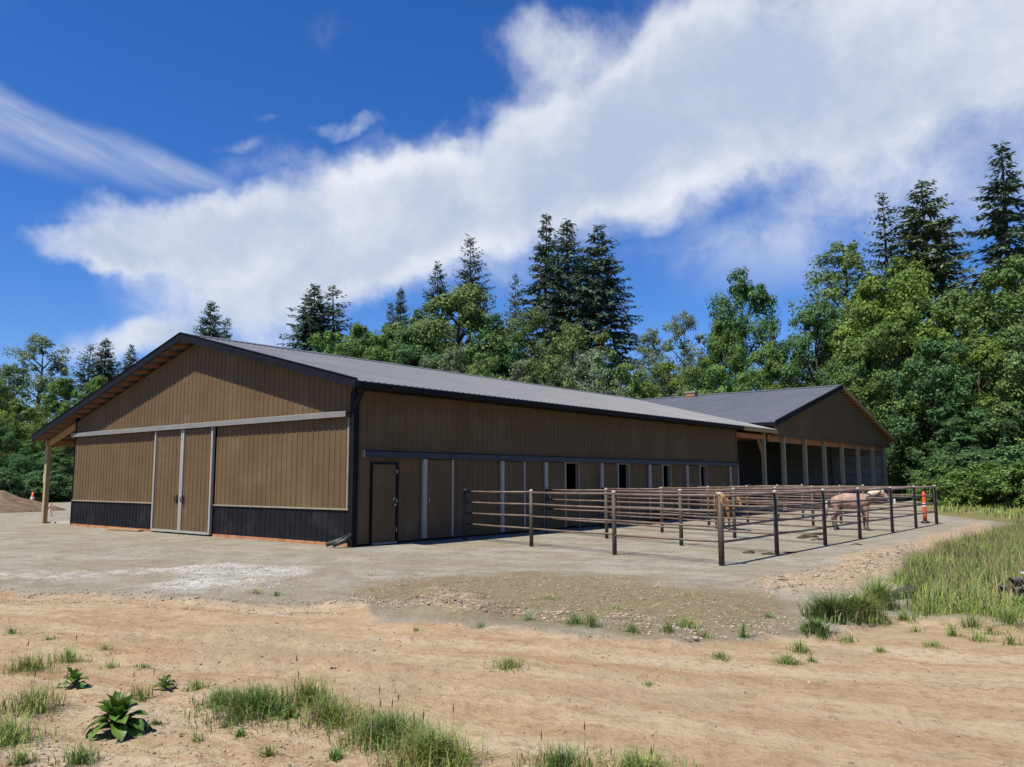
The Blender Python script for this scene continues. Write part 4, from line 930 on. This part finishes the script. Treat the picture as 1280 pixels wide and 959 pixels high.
T = [  # left wood
    ('alder_a', 40, 414, 98, 'leaf_grey', 'tall airy grey-green tree in the wood beyond the porch', None, 1.2), ('alder_b', 8, 452, 92, 'leaf_mid', 'mid-green tree beside the tall airy tree in the porch-side wood', None, 1.2), ('oak_a', 72, 470, 90, 'leaf_mid', "round green tree between the airy tree and the wood's conifers", None, 1.0),
    ('oak_b', 22, 500, 84, 'leaf_yellow', 'yellow-green tree low in front of the tall airy tree', None, 1.05), ('fir_e', 100, 428, 105, 'needle', 'conifer with blunt top in the wood beyond the porch', None, 1.3), ('fir_a', 128, 421, 104, 'needle', 'tallest conifer in the wood beyond the porch', None, 1.3),
    ('fir_c', 151, 428, 108, 'needle', 'slim conifer in the wood, nearest the barn gable', None, .9), ('oak_a', 115, 468, 88, 'leaf_mid', "green tree in front of the wood's conifers beyond the porch", None, .9), ('oak_b', 150, 490, 92, 'leaf_dark', "dark green tree between the wood's conifers and the barn gable", None, 1.0), ('oak_b', 55, 520, 80, 'leaf_mid', 'low mid-green tree seen beside the porch roof edge', None, 1.1),
    ('oak_a', -45, 455, 90, 'leaf_mid', L_LB, G_L, 1.1), ('oak_a', 95, 535, 82, 'leaf_dark', 'dark green tree seen under the porch roof', None, 1.2), ('oak_b', -12, 520, 80, 'leaf_dark', 'dark green tree above the heap of soil', None, 1.2), ('alder_a', -110, 440, 95, 'leaf_grey', L_LB, G_L, 1.2), ('oak_b', 185, 500, 95, 'leaf_dark', L_LB, G_L, 1.1), ('oak_b', 30, 560, 76, 'leaf_dark', L_LB, G_L, 1.4), ('oak_a', 75, 565, 78, 'leaf_dark', L_LB, G_L, 1.4),
    # behind the barn
    ('fir_a', 255, 374, 112, 'needle', 'conifer whose top stands over the barn gable peak', None, 1.25), ('fir_e', 276, 396, 112, 'needle', 'shorter conifer beside the one over the gable peak', None, 1.0),
    ('fir_c', 380, 354, 104, 'needle', 'dense broad conifer behind the front half of the barn roof', None, 1.35), ('fir_airy', 420, 355, 108, 'needle_olive', 'sparse see-through conifer behind the front half of the barn roof', None, 1.5),
    ('fir_d', 486, 376, 108, 'needle', 'low blunt conifer next to a taller one behind the roof', None, .9), ('fir_a', 503, 358, 104, 'needle', 'narrow dark conifer left of the big rounded tree', None, .75),
    ('fir_b', 546, 327, 112, 'needle', 'pointed conifer behind the big rounded tree, the shorter of two', None, 1.0), ('fir_e', 585, 294, 112, 'needle', 'pointed conifer behind the big rounded tree, the taller of two', None, 0.95),
    ('oak_a', 578, 352, 88, 'leaf_olive', 'big rounded tree between the pointed conifers and the tall trio', None, 1.12), ('oak_b', 532, 388, 86, 'leaf_olive', 'olive tree on the near shoulder of the big rounded tree', None, 1.0), ('oak_b', 618, 395, 86, 'leaf_dark', 'dark green tree between the big rounded tree and thin pale conifer', None, .9),
    ('oak_a', 445, 404, 88, 'leaf_mid', 'bright rounded tree just right of the sparse conifer behind the roof', None, .95), ('oak_b', 478, 408, 86, 'leaf_mid', 'bright tree below the low blunt conifer behind the roof', None, .85), ('willow_a', 405, 412, 90, 'leaf_mid', 'small bright tree at the foot of the dense broad conifer', None, .8), ('oak_a', 505, 412, 84, 'leaf_dark', 'dark green tree at the foot of the narrow dark conifer', None, .9), ('willow_b', 560, 432, 80, 'leaf_grey', 'low grey-green tree below the big rounded tree', None, .8), ('willow_a', 610, 440, 78, 'leaf_olive', 'low olive tree below the big rounded tree', None, .8),
    ('fir_airy', 645, 338, 98, 'needle_olive', 'thin pale conifer left of the tall trio', None, .85), ('fir_d', 679, 264, 102, 'needle', 'tallest of the trio of conifers behind the roof', None, 1.1), ('fir_a', 718, 273, 100, 'needle', 'middle conifer of the tall trio behind the roof', None, 1.15), ('fir_c', 755, 280, 98, 'needle', 'widest conifer of the tall trio, long drooping branches', None, 1.2),
    ('alder_a', 664, 382, 84, 'leaf_olive', 'light olive tree in front of the tall conifer trio', None, 1.0), ('willow_b', 718, 398, 84, 'leaf_olive', 'olive tree in front of the middle conifer of the tall trio', None, .75), ('willow_a', 650, 448, 76, 'leaf_grey', 'low grey-green tree below the thin pale conifer', None, .9), ('willow_b', 690, 440, 76, 'leaf_olive', 'low olive tree below the tallest conifer of the trio', None, .8), ('willow_b', 742, 432, 78, 'leaf_grey', 'pale grey-green tree with bare stems behind the roof', None, .85),
    ('willow_a', 780, 452, 80, 'leaf_olive', 'low olive tree under the long branches of the widest conifer', None, .8), ('alder_b', 822, 408, 92, 'leaf_grey', 'grey-green pointed tree beside the slender pale tree', None, .85), ('alder_a', 862, 386, 90, 'leaf_grey', 'slender pale tree between the trio and the round-topped tree', None, .8), ('oak_b', 930, 339, 98, 'leaf_dark', 'tall round-topped tree behind the far building', None, .72), ('oak_a', 905, 400, 90, 'leaf_mid', 'mid-green tree at the shoulder of the tall round-topped tree', None, .7),
    ('willow_a', 838, 452, 84, 'leaf_yellow', 'low yellow-green tree above the box on the far ridge', None, .9), ('willow_b', 868, 455, 82, 'leaf_olive', 'low olive tree above the box on the far ridge', None, .9), ('willow_a', 900, 455, 82, 'leaf_mid', 'low green tree below the tall round-topped tree', None, .9), ('oak_a', 968, 424, 88, 'leaf_mid', 'green tree between the round-topped tree and the far roof peak', None, .8), ('oak_b', 1002, 438, 86, 'leaf_mid', 'green tree rising just left of the far roof peak', None, .9), ('willow_b', 940, 458, 82, 'leaf_mid', L_BB, G_B, .9), ('willow_a', 800, 462, 82, 'leaf_mid', L_BB, G_B, .9),
    # right
    ('alder_b', 1060, 298, 92, 'leaf_olive', 'tall tree with rusty olive top right of the far roof peak', None, 1.15), ('oak_a', 1030, 372, 84, 'leaf_dark', 'dark green tree leaning against the rusty-topped tall tree', None, .85), ('fir_thin', 1127, 237, 96, 'needle', 'thin conifer beside the broad one over the leafy trees', None, 1.15), ('fir_c', 1178, 222, 98, 'needle_olive', 'broad conifer rising over the leafy trees', None, 1.3),
    ('oak_b', 1150, 322, 84, 'leaf_yellow', 'broad yellow-green tree under the two conifers', None, 1.0), ('oak_a', 1095, 352, 82, 'leaf_yellow', 'yellow-green tree between the rusty-topped tree and thin conifer', None, .9), ('fir_d', 1276, 174, 88, 'needle', 'tallest dark conifer at the edge of the wood', None, 1.25), ('oak_b', 1272, 322, 80, 'leaf_mid', 'green tree at the foot of the tallest dark conifer', None, 1.0), ('oak_a', 1215, 362, 84, 'leaf_olive', 'olive tree between the broad conifer and the tallest dark conifer', None, .9),
    ('maple_a', 1122, 400, 72, 'leaf_mid', 'big-leaved maple overhanging the corner of the open building', None, 1.0), ('maple_b', 1175, 420, 68, 'leaf_dark', 'big-leaved maple with low boughs by the fence end', None, 1.0), ('maple_a', 1235, 415, 72, 'leaf_yellow', L_RB, G_R, 1.0), ('maple_b', 1300, 400, 70, 'leaf_olive', L_RB, G_R, 1.0), ('maple_b', 1075, 420, 80, 'leaf_dark', 'dark maple rising behind the right slope of the far roof', None, 1.0), ('maple_a', 1375, 380, 74, 'leaf_mid', L_RB, G_R, 1.0), ('fir_a', 1345, 250, 92, 'needle', 'conifer', None, 1.0),
    ('oak_a', 1040, 450, 84, 'leaf_mid', 'green tree directly behind the far roof peak', None, .9), ('maple_a', 1200, 520, 66, 'leaf_dark', 'dark low-branched maple behind the bramble bushes and fence end', None, 1.2), ('maple_b', 1145, 500, 70, 'leaf_dark', L_RB, G_R, 1.2), ('maple_b', 1265, 500, 68, 'leaf_dark', L_RB, G_R, 1.2),
]
for (k, x, yt, d, mt_, lab, grp, wd) in T:
    if lab == 'conifer': lab = 'dark conifer standing apart at the end of the wood'
    tree(k, x, yt, d, mt_, lab, grp, wd, bark='bark_pale' if k.startswith('willow') else None)
for i, (x, d, h, k, mt_) in enumerate(((1172, 60, 2.4, 'bush_a', 'leaf_mid'), (1200, 58, 2.1, 'bush_b', 'leaf_mid'), (1228, 57, 2.6, 'bush_a', 'leaf_mid'), (1258, 55, 2.2, 'bush_b', 'leaf_mid'), (1290, 54, 2.6, 'bush_a', 'leaf_mid'), (1330, 54, 2.6, 'bush_b', 'leaf_mid'), (1218, 62, 3.4, 'bush_b', 'leaf_dark'), (1270, 61, 3.6, 'bush_a', 'leaf_dark'))):
    tree(k, x, 0, d, mt_, 'rounded green bramble bush at the foot of the maples', 'bramble bushes at the edge of the grass', 1.3, H=h)
for i, (x, d, h, k) in enumerate(((12, 70, 2.2, 'bush_a'), (36, 72, 2.0, 'bush_b'), (58, 73, 2.4, 'bush_a'), (88, 74, 2.0, 'bush_b'), (-20, 70, 2.4, 'bush_b'))):
    tree(k, x, 0, d, 'leaf_dark', 'low dark bush behind the heap of soil', 'bushes at the edge of the wood', 1.3, H=h)

# ------------------------------------------------------------------ grass, weeds, stones
def blades(rng, P, h, w, lean=.35, curve=.45):
    """3-section grass blades rooted at P (n,3)"""
    n = len(P); a = rng.uniform(0, 2*PI, n); d = np.stack([np.cos(a), np.sin(a), np.zeros(n)], 1); s = np.stack([-d[:, 1], d[:, 0], np.zeros(n)], 1)
    H = h[:, None]; k = (lean*rng.random(n)**1.2)[:, None]; c = (curve*rng.random(n))[:, None]; up = np.array([0, 0, 1.0])
    m1 = P+up*H*.5+d*H*k*.4; tp = P+up*H*(1-.35*c)+d*H*(k+c*.8); wv = w[:, None]*.5
    V = np.stack([P-s*wv, P+s*wv, m1+s*wv*.8, m1-s*wv*.8, tp], 1).reshape(-1, 3)
    b = np.arange(n)*5; F = np.concatenate([np.stack([b, b+1, b+2], 1), np.stack([b, b+2, b+3], 1), np.stack([b+3, b+2, b+4], 1)])
    return V, F
def scatter_poly(rng, pts, n, z=True):
    P = poly_px(pts); lo = P.min(0); hi = P.max(0); out = np.zeros((0, 2))
    while len(out) < n:
        q = rng.uniform(lo, hi, (n*3, 2)); q = q[poly_sd(P, q[:, 0], q[:, 1]) < 0]; out = np.concatenate([out, q])
    out = out[:n]; return out
rng = np.random.default_rng(77)
field = [(1118, 735), (1135, 712), (1165, 694), (1215, 676), (1290, 655), (1480, 665), (1500, 790), (1290, 775), (1200, 768), (1140, 772)]
Q = scatter_poly(rng, field, 80000); Rq = np.hypot(Q[:, 0], Q[:, 1])
msk = gmasks(Q[:, 0], Q[:, 1])[4]; keep = (rng.random(len(Q)) < np.clip(msk*1.3-.1, 0, 1)); Q = Q[keep]
pn = np.clip(fbm(Q[:, 0]*.8, Q[:, 1]*.8, 3)*1.6+.9, .35, 1.5)
P3 = np.column_stack([Q, gheight(Q[:, 0], Q[:, 1])-.01])
V, F = blades(rng, P3, .27*pn*rng.uniform(.5, 1.2, len(Q)), rng.uniform(.006, .012, len(Q))*(.8+Rq[keep]/40), .6, .8)
tag(link('long_grass', mesh_np('long_grass', V, F, 'grass_blade')), 'long green grass on the bank beside the track', 'grass', kind='stuff')
dry = Q[rng.random(len(Q)) < .10]; P3 = np.column_stack([dry, gheight(dry[:, 0], dry[:, 1])])
V, F = blades(rng, P3, rng.uniform(.3, .55, len(dry)), rng.uniform(.006, .012, len(dry)), .5, .5)
tag(link('dry_stalks', mesh_np('dry_stalks', V, F, 'grass_dry')), 'dry straw stalks among the long grass on the bank', 'grass', kind='stuff')
Q = scatter_poly(rng, [(1172, 640), (1290, 652), (1500, 655), (1500, 612), (1150, 612), (1150, 628)], 16000); P3 = np.column_stack([Q, gheight(Q[:, 0], Q[:, 1])-.02])
V, F = blades(rng, P3, rng.uniform(.12, .38, len(Q)), rng.uniform(.03, .06, len(Q)), .5, .6)
tag(link('meadow_grass', mesh_np('meadow_grass', V, F, 'grass_blade')), 'short meadow grass in front of the bramble bushes', 'grass', kind='stuff')
# countable tufts
def tuft(px, py, rx, n, h, material, label, group=None, w=.006, name='grass_tuft', heads=0, lean=.6):
    c = gp(px, py); k = c.length/1023*rx*((1.2 if n >= 200 else 1.0) if px < 900 else .95); n = int(n*1.45)     # rx in photo pixels
    r = np.random.default_rng(int(px*13+py)); a = r.uniform(0, 2*PI, n); d = k*np.minimum(.95, np.abs(r.normal(size=n))*.45)
    q = np.column_stack([c.x+np.cos(a)*d, c.y+np.sin(a)*d]); z = gheight(q[:, 0], q[:, 1])
    P = np.column_stack([q-np.array([c.x, c.y]), z-c.z-.008])
    V, F = blades(r, P, 1.35*h*r.uniform(.3, 1.15, n)*(1.1-.5*(d/k)), r.uniform(.6, 1.4, n)*w, lean*1.25, .95)
    o = link(name, mesh_np(name, V, F, material), None, c); tag(o, label, 'grass tuft' if name == 'grass_tuft' else 'weed', group)
    if n >= 100:
        m_ = n//5; dd = k*np.minimum(1.0, np.abs(r.normal(size=m_))*.55); aa = r.uniform(0, 2*PI, m_); q = np.column_stack([np.cos(aa)*dd, np.sin(aa)*dd]); zq = gheight(q[:, 0]+c.x, q[:, 1]+c.y)-c.z-.006
        V, F = blades(r, np.column_stack([q, zq]), 1.2*h*r.uniform(.3, 1.2, m_), r.uniform(.5, 1.1, m_)*w, lean*1.8, 1.2)
        link('dry_blades', mesh_np('dry_blades', V, F, 'grass_dry'), o)
    for i in range((heads+1)//2):
        hx, hy = r.normal(size=2)*k*.4; hh = h*r.uniform(1.1, 1.6); hm = MB()
        hm.tube([(hx, hy, 0), (hx+.01, hy, hh*.5), (hx+.02, hy+.01, hh)], [.0016, .0014, .001], 4); hm.tube([(hx+.02, hy+.01, hh-.01), (hx+.022, hy+.01, hh+.02), (hx+.024, hy+.012, hh+.05)], [.002, .005, .001], 5)
        hm.build('seed_head', 'flower_stalk', o)
    return o
GT = 'small weeds and tufts on the bare track'; LT = 'small sparse grass tuft growing on the bare dirt'
tuft(318, 893, 62, 900, .17, 'grass_dark', 'dense dark green grass clump between the leafy dock and the track', w=.007)
tuft(275, 882, 34, 260, .13, 'grass_dark', 'short fringe of grass beside the dense dark clump', w=.006)
tuft(385, 880, 34, 240, .20, 'grass_blade', 'loose grass with seed heads beside the dense dark clump', heads=4)
tuft(415, 905, 46, 420, .16, 'grass_blade', 'greyish green grass trailing down the slope from the dense clump', heads=2)
tuft(490, 930, 52, 560, .20, 'grass_dark', 'tall grass clump with dark seed heads by the track edge', heads=8)
tuft(540, 955, 60, 620, .20, 'grass_blade', 'broad bright grass clump spilling down toward the bank foot', heads=3)
tuft(460, 925, 40, 260, .14, 'grass_blade', 'low grass joining two larger clumps', heads=1)
tuft(700, 962, 50, 300, .12, 'grass_dark', 'thin dark weeds at the near edge of the track', heads=4)
tuft(800, 972, 62, 420, .13, 'grass_blade', 'wide low strip of grass at the near edge of the track', heads=2)
tuft(635, 836, 34, 160, .10, 'grass_blade', 'flat green weed alone in the middle of the track')
tuft(35, 838, 36, 190, .14, 'grass_blade', 'upright grass tuft beyond the small dock plant', heads=2)
tuft(85, 828, 24, 110, .16, 'grass_blade', 'thin upright grass beside the upright tuft', heads=2)
tuft(40, 890, 40, 200, .20, 'grass_blade', 'tall wispy grass with bent stalks beside the leafy dock', heads=5)
tuft(8, 930, 40, 200, .18, 'grass_blade', 'wispy grass at the foot of the tall wispy tuft', heads=3)
tuft(100, 955, 34, 120, .12, 'grass_dark', 'small grass tuft below the leafy dock', heads=2)
tuft(175, 875, 22, 70, .12, 'grass_blade', 'thin grey grass behind the leafy dock', heads=3)
tuft(208, 858, 20, 90, .06, 'grass_dark', 'low rosette of grass on the dirt near the dense clump')
tuft(245, 862, 22, 110, .08, 'grass_blade', 'low grey-green tuft near the dense clump')
for (x, y, r, n, h) in ((15, 792, 12, 60, .08), (180, 835, 14, 50, .05), (355, 900, 14, 60, .05), (720, 780, 18, 90, .14), (740, 783, 12, 60, .2), (790, 790, 16, 70, .12), (835, 800, 12, 50, .14), (860, 785, 22, 110, .12), (930, 800, 10, 40, .2), (985, 830, 22, 140, .10), (1000, 815, 18, 90, .14), (1015, 828, 10, 50, .08), (900, 822, 24, 70, .07),
                       (1165, 808, 20, 80, .08), (1190, 795, 12, 50, .18), (1225, 802, 16, 70, .14), (1265, 806, 16, 60, .15), (1215, 785, 20, 90, .16), (1262, 780, 24, 130, .2), (810, 857, 10, 30, .05), (1145, 790, 12, 40, .1), (660, 775, 12, 50, .1), (600, 770, 14, 50, .08), (320, 742, 16, 60, .08), (345, 745, 12, 50, .08), (960, 775, 14, 50, .08), (770, 760, 30, 60, .06), (690, 750, 26, 50, .05), (860, 745, 26, 50, .05), (140, 835, 14, 50, .07), (60, 800, 12, 40, .06), (130, 815, 10, 40, .07), (300, 920, 14, 60, .05), (245, 925, 12, 50, .06), (335, 945, 14, 60, .07), (420, 950, 14, 60, .08), (25, 955, 18, 90, .1), (195, 905, 10, 40, .05), (1100, 815, 12, 50, .08), (1060, 803, 16, 70, .09), (880, 797, 14, 50, .1), (1240, 793, 14, 60, .12), (520, 790, 10, 30, .05), (1130, 778, 16, 80, .16)):
    tuft(x, y, r, n, h, 'grass_blade' if (x*7) % 3 else 'grass_dark', LT, GT)
tuft(1040, 775, 34, 800, .26, 'grass_dark', 'thick bushy clump of weeds at the corner of the track and the bank', w=.012)
tuft(1075, 772, 34, 700, .26, 'grass_blade', 'thick pale grass beside the bushy weed clump', w=.011)
tuft(1098, 760, 24, 420, .36, 'grass_blade', 'tall pale grass clump beside the dark log', w=.010, heads=3)
tuft(1020, 790, 24, 300, .14, 'grass_dark', 'low weeds spreading on the dirt before the bushy clump', w=.010)

# leafy dock plants: every broad leaf a part
def leaf_mesh(L, W, bend, seed):
    r = random.Random(seed); n = 7; vs = []; fs = []
    for i in range(n+1):
        t = i/n; w = W*(.18+.82*math.sin(PI*t**1.35)**.7 if t < .97 else .12)*.5*(1+.12*math.sin(t*13+seed)); x = L*(t*.85-.05*bend*t*t); z = L*(.85*t-bend*t*t*.80); wv = math.sin(t*11+seed)*.010
        vs += [(x, -w, z+w*.35+wv), (x, 0, z), (x, w, z+w*.35-wv)]
    for i in range(n):
        for k in range(2): fs.append((3*i+k, 3*i+k+1, 3*i+k+4, 3*i+k+3))
    mb = MB().add(vs, fs, True); return mb.mesh('leaf', 'dock_leaf')
def dock(px, py, s, n, label, stalk=True):
    c = gp(px, py); root = thing('dock_plant', label, 'plant', c)
    ms = [leaf_mesh(.27*s, .098*s, b, i) for i, b in enumerate((.35, .6, .85, 1.1))]
    r = random.Random(int(px))
    for i in range(n):
        t = i/n; k = 3 if t < .3 else 2 if t < .55 else 1 if t < .8 else 0
        o = link('leaf', ms[k], root); o.rotation_euler = (r.uniform(-.15, .15), -.15+.30*(1-t)-.55*t*.8, i*2.399+r.uniform(-.2, .2)); sc = r.uniform(.8, 1.1)*(1-.25*t); o.scale = (sc, sc*1.05, sc); o.location = (0, 0, .01+.08*s*t)
    if stalk: MB().tube([(0, 0, 0), (.005*s, 0, .16*s), (.0, .01*s, .27*s)], [.008*s, .007*s, .004*s], 6).build('stalk', 'flower_stalk', root)
    return root
dock(147, 918, 1.05, 38, 'large leafy green dock plant on the dirt bank')
dock(92, 860, .62, 16, 'small bright dock plant beyond the large one', False)
dock(206, 862, .45, 12, 'tiny rosette of leaves near the dense grass clump', False)
dock(362, 899, .40, 10, 'tiny yellow-green rosette at the foot of the dense grass clump', False)
dock(1062, 770, .95, 16, 'leafy dark weed rising out of the bushy clump by the bank', True)

# stones: too many to count
def stones(name, label, pts, n, smin, smax, material, seed):
    r = np.random.default_rng(seed); Q = scatter_poly(r, pts, n)
    ico = [(-.5257, .8507, 0), (.5257, .8507, 0), (-.5257, -.8507, 0), (.5257, -.8507, 0), (0, -.5257, .8507), (0, .5257, .8507), (0, -.5257, -.8507), (0, .5257, -.8507), (.8507, 0, -.5257), (.8507, 0, .5257), (-.8507, 0, -.5257), (-.8507, 0, .5257)]
    fi = np.array([(0, 11, 5), (0, 5, 1), (0, 1, 7), (0, 7, 10), (0, 10, 11), (1, 5, 9), (5, 11, 4), (11, 10, 2), (10, 7, 6), (7, 1, 8), (3, 9, 4), (3, 4, 2), (3, 2, 6), (3, 6, 8), (3, 8, 9), (4, 9, 5), (2, 4, 11), (6, 2, 10), (8, 6, 7), (9, 8, 1)])
    I = np.array(ico)[None]*r.uniform(.7, 1.3, (n, 12, 1)); s = (smin*(smax/smin)**(r.random(n)**2.2))[:, None, None]
    I = I*s*np.stack([r.uniform(.7, 1.3, n), r.uniform(.7, 1.3, n), r.uniform(.4, .8, n)], 1)[:, None, :]
    a = r.uniform(0, 2*PI, n); ca, sa = np.cos(a)[:, None], np.sin(a)[:, None]
    I = np.stack([I[..., 0]*ca-I[..., 1]*sa, I[..., 0]*sa+I[..., 1]*ca, I[..., 2]], -1)
    C = np.column_stack([Q, gheight(Q[:, 0], Q[:, 1])]); V = (I+C[:, None, :]).reshape(-1, 3)
    F = (fi[None]+np.arange(n)[:, None, None]*12).reshape(-1, 3)
    return tag(link(name, mesh_np(name, V, F, material)), label, 'stones', kind='stuff')
stones('foreground_stones', 'small stones and clods on the dirt bank', [(-80, 880), (250, 860), (480, 890), (640, 990), (-80, 1010)], 4200, .003, .013, 'stone', 1)
stones('track_stones', 'small pebbles strewn over the bare track', [(-60, 760), (400, 770), (900, 800), (1330, 800), (1330, 1000), (560, 1000), (300, 880), (-60, 860)], 2600, .004, .016, 'stone', 2)
stones('gravel_stones', 'loose grey gravel in front of the barn', [(-60, 735), (150, 705), (440, 700), (640, 712), (900, 725), (1000, 770), (700, 780), (420, 750), (150, 742)], 7000, .004, .015, 'stone', 3)
stones('lime_rubble', 'pale crushed rubble on the gravel yard', [(205, 714), (300, 706), (400, 710), (395, 722), (330, 735), (200, 742)], 1500, .006, .022, 'stone_white', 4)
stones('bank_rubble', 'pale rubble along the edge of the paddock bank', [(925, 737), (985, 716), (1080, 700), (1150, 675), (1160, 700), (1110, 735), (1040, 750), (970, 750)], 1500, .01, .04, 'stone', 5)
stones('bank_rubble', 'pale crushed rock heaped at the edge of the track', [(512, 748), (560, 737), (625, 750), (600, 770), (540, 766)], 1100, .004, .016, 'stone', 6)
stones('soil_clods', 'small crumbs and clods of earth on the bare track', [(-60, 760), (400, 770), (900, 800), (1330, 800), (1330, 1000), (-60, 1000)], 2600, .003, .014, 'clod', 7)
stones('soil_clods', 'earth clods on the foreground bank', [(-80, 860), (250, 850), (520, 890), (660, 1000), (-80, 1010)], 3000, .003, .016, 'clod', 8)
stones('edge_rubble', 'stones crumbling off the gravel edge onto the track', [(430, 752), (540, 768), (700, 782), (860, 797), (1000, 785), (1010, 768), (870, 778), (700, 764), (540, 752), (440, 740)], 2600, .006, .030, 'stone', 9)
stones('edge_rubble', 'stones along the edge of the yard gravel before the barn door', [(-60, 728), (120, 733), (250, 744), (430, 745), (430, 760), (250, 760), (120, 748), (-60, 744)], 2200, .006, .026, 'stone', 10)
stones('yard_gravel', 'coarse loose stones over the yard gravel and worn ground', [(430, 735), (520, 718), (800, 720), (1000, 765), (860, 790), (560, 770)], 4200, .006, .024, 'clod', 11)
